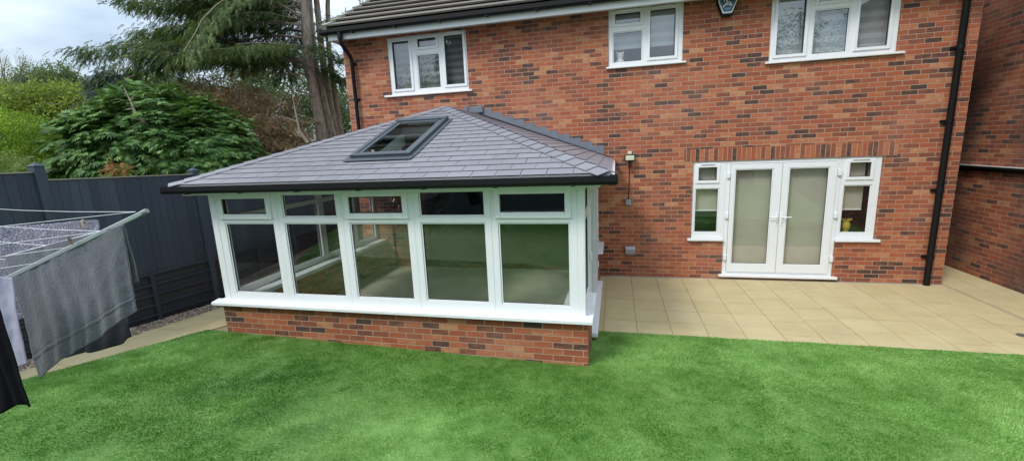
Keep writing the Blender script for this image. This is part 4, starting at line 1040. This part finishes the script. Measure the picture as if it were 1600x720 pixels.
# clipped bright hedge at the far side
d = 10.5
hd = thing('privet_hedge', A(30, 330, d)[:2]+(0.0,), 'bright lime green clipped hedge beyond the taller fence panel', 'hedge')
spec = [(A(10, 240, d), (1.6, 1.1, 1.05)), (A(70, 245, d+.1), (.9, .9, .85)), (A(-60, 240, d), (1.5, 1.1, 1.1)), (A(10, 330, d), (2.2, 1.2, 1.2)), (A(95, 300, d), (.7, .9, 1.0))]
crown_leaf(hd, 'foliage', spec, 9000, .17, M_hedge, SMALL, .7, .12, 7)
stems(hd, A(20, 420, d)[:2]+(0,), [A(0, 240, d), A(60, 250, d)], .06, name='stem')
# yellow green tree behind the hedge
d = 15
yt = thing('yellow_green_tree', A(70, 300, d)[:2]+(0.0,), 'rounded yellow green tree spreading above the clipped hedge', 'tree')
spec = [(A(60, 175, d), (1.9, 1.4, .85)), (A(120, 165, d), (1.0, .9, .6)), (A(15, 168, d), (1.2, 1, .8)), (A(95, 150, d+.2), (.85, .8, .45)), (A(60, 220, d), (2.2, 1.4, 1.2)), (A(140, 190, d), (.9, .9, .8)), (A(150, 225, d), (1.0, 1.0, 1.2))]
crown_leaf(yt, 'crown', spec, 9000, .24, M_yel, LEAF, .5, .35, 9)
stems(yt, A(70, 330, d)[:2]+(0,), [A(60, 170, d), A(110, 170, d), A(20, 170, d)], .14)
# open branched thin tree at the far left
d = 19
bt = thing('sparse_tree', A(10, 300, d)[:2]+(0.0,), 'thin twiggy tree with few leaves against the sky', 'tree')
m = MB(); ends = []
for i in range(16):
    b = A(random.uniform(-20, 20), 200, d); e = A(random.uniform(-30, 62), random.uniform(74, 125), d+random.uniform(-1, 1)); mid = tuple((np.array(b)+np.array(e))/2+RNG.normal(0, .12, 3))
    m.tube([b, mid, e], [.05, .028, .006], 6)
    for k in range(7):
        tt = random.uniform(.55, 1); ends.append(np.array(mid)*(1-tt)*1.0+np.array(e)*tt+RNG.normal(0, .13, 3)*np.array([1, 1, .6]))
m.tube([A(0, 330, d), A(0, 195, d)], [.15, .1], 8); m.build('trunk', 'twig', bt)
P = np.repeat(np.array(ends), 3, 0)+RNG.normal(0, .09, (len(ends)*3, 3)); v, t = scatter(SMALL, P, RNG.normal(0, 1, P.shape), unit(RNG.normal(0, 1, P.shape)), RNG.uniform(.09, .19, len(P))); arr_mesh('crown', v, t, M_far, bt)
# two far trees
d = 26
ft = thing('distant_tree', A(85, 300, d)[:2]+(0.0,), 'pale distant round headed tree beyond the yellow green one', 'tree')
crown_leaf(ft, 'crown', [(A(85, 128, d), (1.9, 1.5, .95)), (A(60, 140, d), (1.4, 1.3, .9)), (A(110, 142, d), (1.2, 1.2, .8)), (A(80, 170, d), (2.4, 1.5, 1.4))], 3600, .30, M_far, LEAF, .45, .4, 12)
stems(ft, A(85, 330, d)[:2]+(0,), [A(80, 140, d), A(105, 150, d), A(60, 150, d)], .18)
d = 24
ft = thing('distant_tree', A(225, 300, d)[:2]+(0.0,), 'hazy grey green tree glimpsed between the cypress and the tall conifer', 'tree')
crown_leaf(ft, 'crown', [(A(215, 135, d), (1.6, 1.5, .9)), (A(250, 140, d), (1.5, 1.3, .9)), (A(285, 150, d), (1.6, 1.3, 1)), (A(230, 175, d), (2.6, 1.5, 1.6)), (A(330, 170, d), (2.6, 1.5, 1.4))], 4600, .30, M_far, LEAF, .45, .4, 13)
stems(ft, A(225, 330, d)[:2]+(0,), [A(220, 150, d), A(260, 150, d)], .18)
# small pale shrubs just over the fence
for u, v_, d, sx, lab in ((8, 258, 8.4, .34, 'pale variegated shrub at the foot of the clipped hedge'), (42, 262, 8.2, .17, 'small pale shrub tucked against the capped fence post')):
    s_ = thing('variegated_shrub', A(u, 330, d)[:2]+(0.0,), lab, 'shrub')
    crown_leaf(s_, 'foliage', [(A(u, v_, d), (sx, sx, sx*.8)), (A(u, v_+35, d), (sx, sx, .5))], 420, .10, M_var, SMALL, .4, .3, 17)
    stems(s_, A(u, 400, d)[:2]+(0,), [A(u, v_+10, d), A(u+4, v_+10, d)], .02, name='stem')
# browning conifer
d = 11.6
br_ = thing('browning_shrub', A(400, 330, d)[:2]+(0.0,), 'half dead browning conifer between the cypress and the tall trunks', 'shrub')
spec = [(A(345, 190, d), (.95, .8, 1.0)), (A(400, 205, d), (1.1, .9, 1.15)), (A(320, 145, d), (.55, .5, .4)), (A(295, 128, d+.2), (.35, .35, .35)), (A(440, 215, d), (.8, .7, .95)), (A(380, 150, d), (.7, .6, .5)), (A(470, 240, d), (.5, .5, .7)), (A(400, 270, d), (1.8, .9, 1.2))]
boughs(br_, 'crown', spec, 900, 13, .34, .15, M_brn, FINE+SMALL[:3], .35, .5, 21, .15, .5, .6)
stems(br_, A(400, 420, d)[:2]+(0,), [A(350, 140, d), A(400, 150, d), A(300, 130, d), A(440, 180, d), A(470, 150, d)], .06)
m = MB(); m.tube([A(482, 224, d-.9), A(468, 205, d-.9), A(463, 180, d-.9), A(457, 150, d-.8)], [.045, .035, .022, .006], 7); m.tube([A(464, 190, d-.9), A(440, 182, d-.8)], [.015, .004], 5); m.tube([A(462, 178, d-.9), A(492, 186, d-.9)], [.012, .004], 5)
m.build('bare_stem', 'twig', br_)
# tall conifer with several bare trunks
d = 12.6
tc = thing('tall_conifer', A(515, 330, d)[:2]+(0.0,), 'tall old conifer with several bare trunks and long drooping branches', 'tree')
def axis(*p): return [Vector(A(*q)) for q in p]
trunks = [(axis((516, 330, d), (503, 209, d), (484, 108, d), (478, 36, d), (470, -70, d), (455, -200, d)), (.20, .16, .135, .13, .11, .05)),
          (axis((524, 330, d+.3), (518, 209, d+.3), (495, 108, d+.35), (487, 40, d+.4), (480, -60, d+.4), (470, -170, d+.4)), (.12, .09, .075, .07, .06, .03)),
          (axis((530, 330, d+.6), (525, 209, d+.6), (506, 108, d+.6), (496, 15, d+.7), (490, -40, d+.8), (484, -140, d+.8)), (.13, .105, .095, .09, .08, .03)),
          (axis((535, 330, d+.9), (532, 209, d+.9), (524, 150, d+.9), (514, 80, d+1), (512, 10, d+1.1), (515, -90, d+1.1)), (.13, .10, .085, .08, .07, .03)),
          (axis((540, 330, d+.2), (524, 215, d+.2), (512, 165, d+.2), (503, 120, d+.3)), (.06, .045, .035, .015))]
for ax2, rr in trunks:
    MB().tube(ax2, list(rr), 12).build('trunk', 'bark', tc)
main = trunks[0][0]
def axp(z):
    for a, b in zip(main, main[1:]):
        if a.z <= z <= b.z: return a.lerp(b, (z-a.z)/(b.z-a.z))
    return main[-1]
lb = MB(); P = []; F = []; U = []; S = []
left = -CR; fwd = np.array([CF[0], CF[1], 0])/np.linalg.norm([CF[0], CF[1]])
def branch(p0, d0, L, r, droop, dens, bare=.25, spread=.5):
    p = np.array(p0, float); dirv = unit(np.array(d0, float)); pts = [p.copy()]; n = 9
    for i in range(n):
        dirv = unit(dirv+np.array([0, 0, -droop/n])+RNG.normal(0, .10, 3)); p = p+dirv*L/n; pts.append(p.copy())
    lb.tube(pts, list(np.linspace(r, .008, n+1)), 6)
    pts = np.array(pts); sidev = unit(np.cross(dirv, UP))
    for k in range(int(dens*L)):
        t = RNG.uniform(bare, 1.0)**.8*n; i = min(int(t), n-1); q = pts[i]*(1-(t-i))+pts[i+1]*(t-i)
        sl_ = RNG.normal(0, 1)*spread*(1.05-.6*t/n)*min(1.0, L/3)
        tan = unit(pts[i+1]-pts[i])
        q2 = q+sidev*sl_+tan*abs(sl_)*.6+np.array([0, 0, -.10*abs(sl_)-abs(RNG.normal(0, .14))])
        P.append(q2); F.append(tan*.9+sidev*np.sign(sl_)*.7+np.array([0, 0, -.6])+RNG.normal(0, .3, 3)); U.append(UP+RNG.normal(0, .3, 3)); S.append(RNG.uniform(.12, .25))
RNG = np.random.default_rng(5)
for i in range(62):                                  # foliage boughs reaching out mostly to the garden side
    z = RNG.uniform(5.0, 10.5); o_ = axp(z); side_ = RNG.choice([1, 1, 1, 1, -1], p=[.2, .2, .2, .2, .2]); 
    dv = left*side_*RNG.uniform(.6, 1.2)+fwd*RNG.normal(0, .65)+np.array([0, 0, RNG.uniform(.05, .42)])
    L = RNG.uniform(2.4, 4.7) if side_ > 0 else RNG.uniform(.9, 2.0)
    branch(o_, dv, L, .018, RNG.uniform(.35, .8), 170, .08)
for (a, b, L) in (((478, 107, d), (372, 52, d-.6), 3.8), ((472, 40, d), (330, 12, d-1.0), 5.6), ((470, 28, d), (420, -8, d-.5), 4.2), ((470, 10, d), (260, -10, d-.5), 6.0), ((476, 60, d), (250, 40, d-.8), 5.4), ((480, 80, d+.5), (300, 50, d+.6), 3.6), ((476, 50, d+.6), (300, 20, d+.9), 4.2), ((480, 95, d+.8), (330, 60, d+1.2), 3.2), ((474, 30, d+.6), (280, 20, d+.4), 4.8)):
    p0 = np.array(A(*a)); branch(p0, np.array(A(*b))-p0, L, .04, .35, 170, .2, .6)
for (a, b) in (((482, 116, d-.2), (425, 116, d-.5)), ((480, 132, d-.2), (420, 92, d-.6)), ((490, 150, d-.2), (450, 135, d-.6)), ((486, 104, d-.2), (430, 78, d-.7)), ((500, 190, d-.2), (455, 200, d-.5)), ((520, 130, d+.5), (548, 118, d+.2)), ((530, 100, d+.8), (552, 90, d+.5))):
    p0, p1 = np.array(A(*a)), np.array(A(*b)); mid = (p0+p1)/2+np.array([0, 0, .04])+RNG.normal(0, .05, 3); lb.tube([p0, mid, p1], [.03, .02, .006], 6)
for i in range(170):                                 # small tufts round the trunks
    u, v_ = RNG.uniform(425, 552), RNG.uniform(15, 235); P.append(np.array(A(u, v_, d+RNG.uniform(.5, 2.2)))); F.append(RNG.normal(0, 1, 3)); U.append(UP+RNG.normal(0, .4, 3)); S.append(RNG.uniform(.12, .3))
lb.build('branch', 'bark', tc)
v, t = scatter(FINE+SPRAY[:2], np.array(P), np.array(F), np.array(U), np.array(S)); arr_mesh('crown', v, t, M_ced, tc)
# low bright shrub glimpsed behind the trunks
d = 15
ls = thing('lime_shrub', A(530, 330, d)[:2]+(0.0,), 'lime green shrub glimpsed between the bare trunks and the house corner', 'shrub')
crown_leaf(ls, 'foliage', [(A(535, 240, d), (.7, .6, .55)), (A(500, 245, d), (.6, .6, .5)), (A(530, 290, d), (1, .8, .9))], 1800, .16, M_hedge, SMALL, .5, .3, 31)
stems(ls, A(530, 420, d)[:2]+(0,), [A(530, 245, d)], .05, name='stem')
d = 20
ls = thing('background_tree', A(520, 330, d)[:2]+(0.0,), 'dull green tree far behind the bare conifer trunks', 'tree')
crown_leaf(ls, 'crown', [(A(500, 160, d), (1.6, 1.3, 1.6)), (A(545, 190, d), (1.3, 1.2, 1.6)), (A(440, 190, d), (2, 1.3, 1.8)), (A(400, 130, d), (1.7, 1.3, 1.3))], 4200, .26, M_far, LEAF, .3, .5, 33)
stems(ls, A(520, 420, d)[:2]+(0,), [A(500, 150, d), A(545, 180, d), A(430, 180, d)], .16)

# trees across the road behind the photographer, seen only as reflections
def rear_tree(name, x, y, h, w, mat, tmpl, lab, n=2600, size=.4, conic=False):
    t = thing(name, (x, y, 0), lab, 'tree')
    if conic: spec = [((x, y, h*f), (w*(1.05-f)*1.0, w*(1.05-f), h*.13)) for f in (.2, .35, .5, .65, .8, .93)]
    else: spec = [((x, y, h*.62), (w, w, h*.3)), ((x+w*.5, y, h*.5), (w*.7, w*.7, h*.25)), ((x-w*.5, y, h*.48), (w*.7, w*.7, h*.26)), ((x, y, h*.25), (w*.8, w*.8, h*.25))]
    crown_leaf(t, 'crown', spec, n, size, mat, tmpl, .3, .5, int(x*3) % 50, .2 if conic else 0, .6)
    stems(t, (x, y, 0), [(x, y, h*.9), (x+w*.4, y, h*.6)], .2)
rear_tree('conifer', -17.2, -25, 13.5, 3.4, M_ced, SPRAY, 'tall dark conifer mirrored in the far pane of the upstairs window nearest the trees', 4200, .7, True)
rear_tree('garden_tree', -23.6, -25, 9.4, 2.2, M_hedge, LEAF, 'green tree mirrored in the corner pane of the upstairs window above the conservatory', 2200, .4)
rear_tree('garden_tree', -20.4, -26, 9.6, 2.0, M_yel, LEAF, 'yellow green tree mirrored low in the middle pane of the upstairs window above the conservatory', 2200, .4)
rear_tree('garden_tree', 6.3, -25, 11.5, 2.1, M_ced, LEAF, 'leafy tree mirrored in the largest upstairs window', 1500, .42)

# ------------------------------------------------------------------ sky and sun
wd = bpy.data.worlds.new('World'); SC.world = wd; wd.use_nodes = True; nt = wd.node_tree; nt.nodes.clear()
SUN_EL, SUN_AZ = R(48), R(215)                       # azimuth clockwise from +y
sky = nt.nodes.new('ShaderNodeTexSky'); sky.sky_type = 'NISHITA'; sky.sun_disc = False; sky.sun_elevation = SUN_EL; sky.sun_rotation = SUN_AZ; sky.air_density = 1.0; sky.dust_density = 2.0
tc_ = nt.nodes.new('ShaderNodeTexCoord'); mpg = nt.nodes.new('ShaderNodeMapping'); mpg.inputs['Scale'].default_value = (1, 1, 2.6)
no = nt.nodes.new('ShaderNodeTexNoise'); no.inputs['Scale'].default_value = 3.1; no.inputs['Detail'].default_value = 6; no.inputs['Roughness'].default_value = .55
cr = nt.nodes.new('ShaderNodeValToRGB'); cr.color_ramp.elements[0].position = .34; cr.color_ramp.elements[1].position = .68
cr.color_ramp.elements[0].color = (2.5, 3.2, 3.95, 1); cr.color_ramp.elements[1].color = (5.2, 5.7, 6.2, 1)
sx = nt.nodes.new('ShaderNodeSeparateXYZ'); el = nt.nodes.new('ShaderNodeMath'); el.operation = 'MULTIPLY_ADD'; el.use_clamp = False; el.inputs[1].default_value = 2.0; el.inputs[2].default_value = 1.0
mxz = nt.nodes.new('ShaderNodeMath'); mxz.operation = 'MAXIMUM'; mxz.inputs[1].default_value = 0.0
vm = nt.nodes.new('ShaderNodeVectorMath'); vm.operation = 'SCALE'
mx = nt.nodes.new('ShaderNodeMix'); mx.data_type = 'RGBA'; mx.inputs[0].default_value = .82
bg = nt.nodes.new('ShaderNodeBackground'); bg.inputs[1].default_value = .115; wo = nt.nodes.new('ShaderNodeOutputWorld')
L_ = nt.links.new
L_(tc_.outputs['Generated'], mpg.inputs[0]); L_(mpg.outputs[0], no.inputs['Vector']); L_(no.outputs[0], cr.inputs[0]); L_(sky.outputs[0], mx.inputs[6]); L_(tc_.outputs['Generated'], sx.inputs[0]); L_(sx.outputs[2], mxz.inputs[0]); L_(mxz.outputs[0], el.inputs[0]); L_(cr.outputs[0], vm.inputs[0]); L_(el.outputs[0], vm.inputs['Scale']); L_(vm.outputs[0], mx.inputs[7]); L_(mx.outputs[2], bg.inputs[0]); L_(bg.outputs[0], wo.inputs[0])
sd = bpy.data.lights.new('sun', 'SUN'); sd.energy = 1.5; sd.angle = R(14); sd.color = (1, .96, .90); so_ = bpy.data.objects.new('sun', sd); COL.objects.link(so_)
dv = Vector((math.sin(SUN_AZ)*math.cos(SUN_EL), math.cos(SUN_AZ)*math.cos(SUN_EL), math.sin(SUN_EL)))
so_.rotation_euler = dv.to_track_quat('Z', 'Y').to_euler(); so_.location = (0, -20, 20)
vs_ = SC.view_settings; SC.display_settings.display_device = 'sRGB'; vs_.view_transform = 'Standard'; vs_.look = 'None'; vs_.gamma = 1; vs_.exposure = 0.55; vs_.use_curve_mapping = False
SC.render.engine = 'CYCLES'; SC.cycles.use_denoising = True; SC.cycles.max_bounces = 10; SC.cycles.transparent_max_bounces = 24; SC.cycles.caustics_reflective = False; SC.cycles.caustics_refractive = False
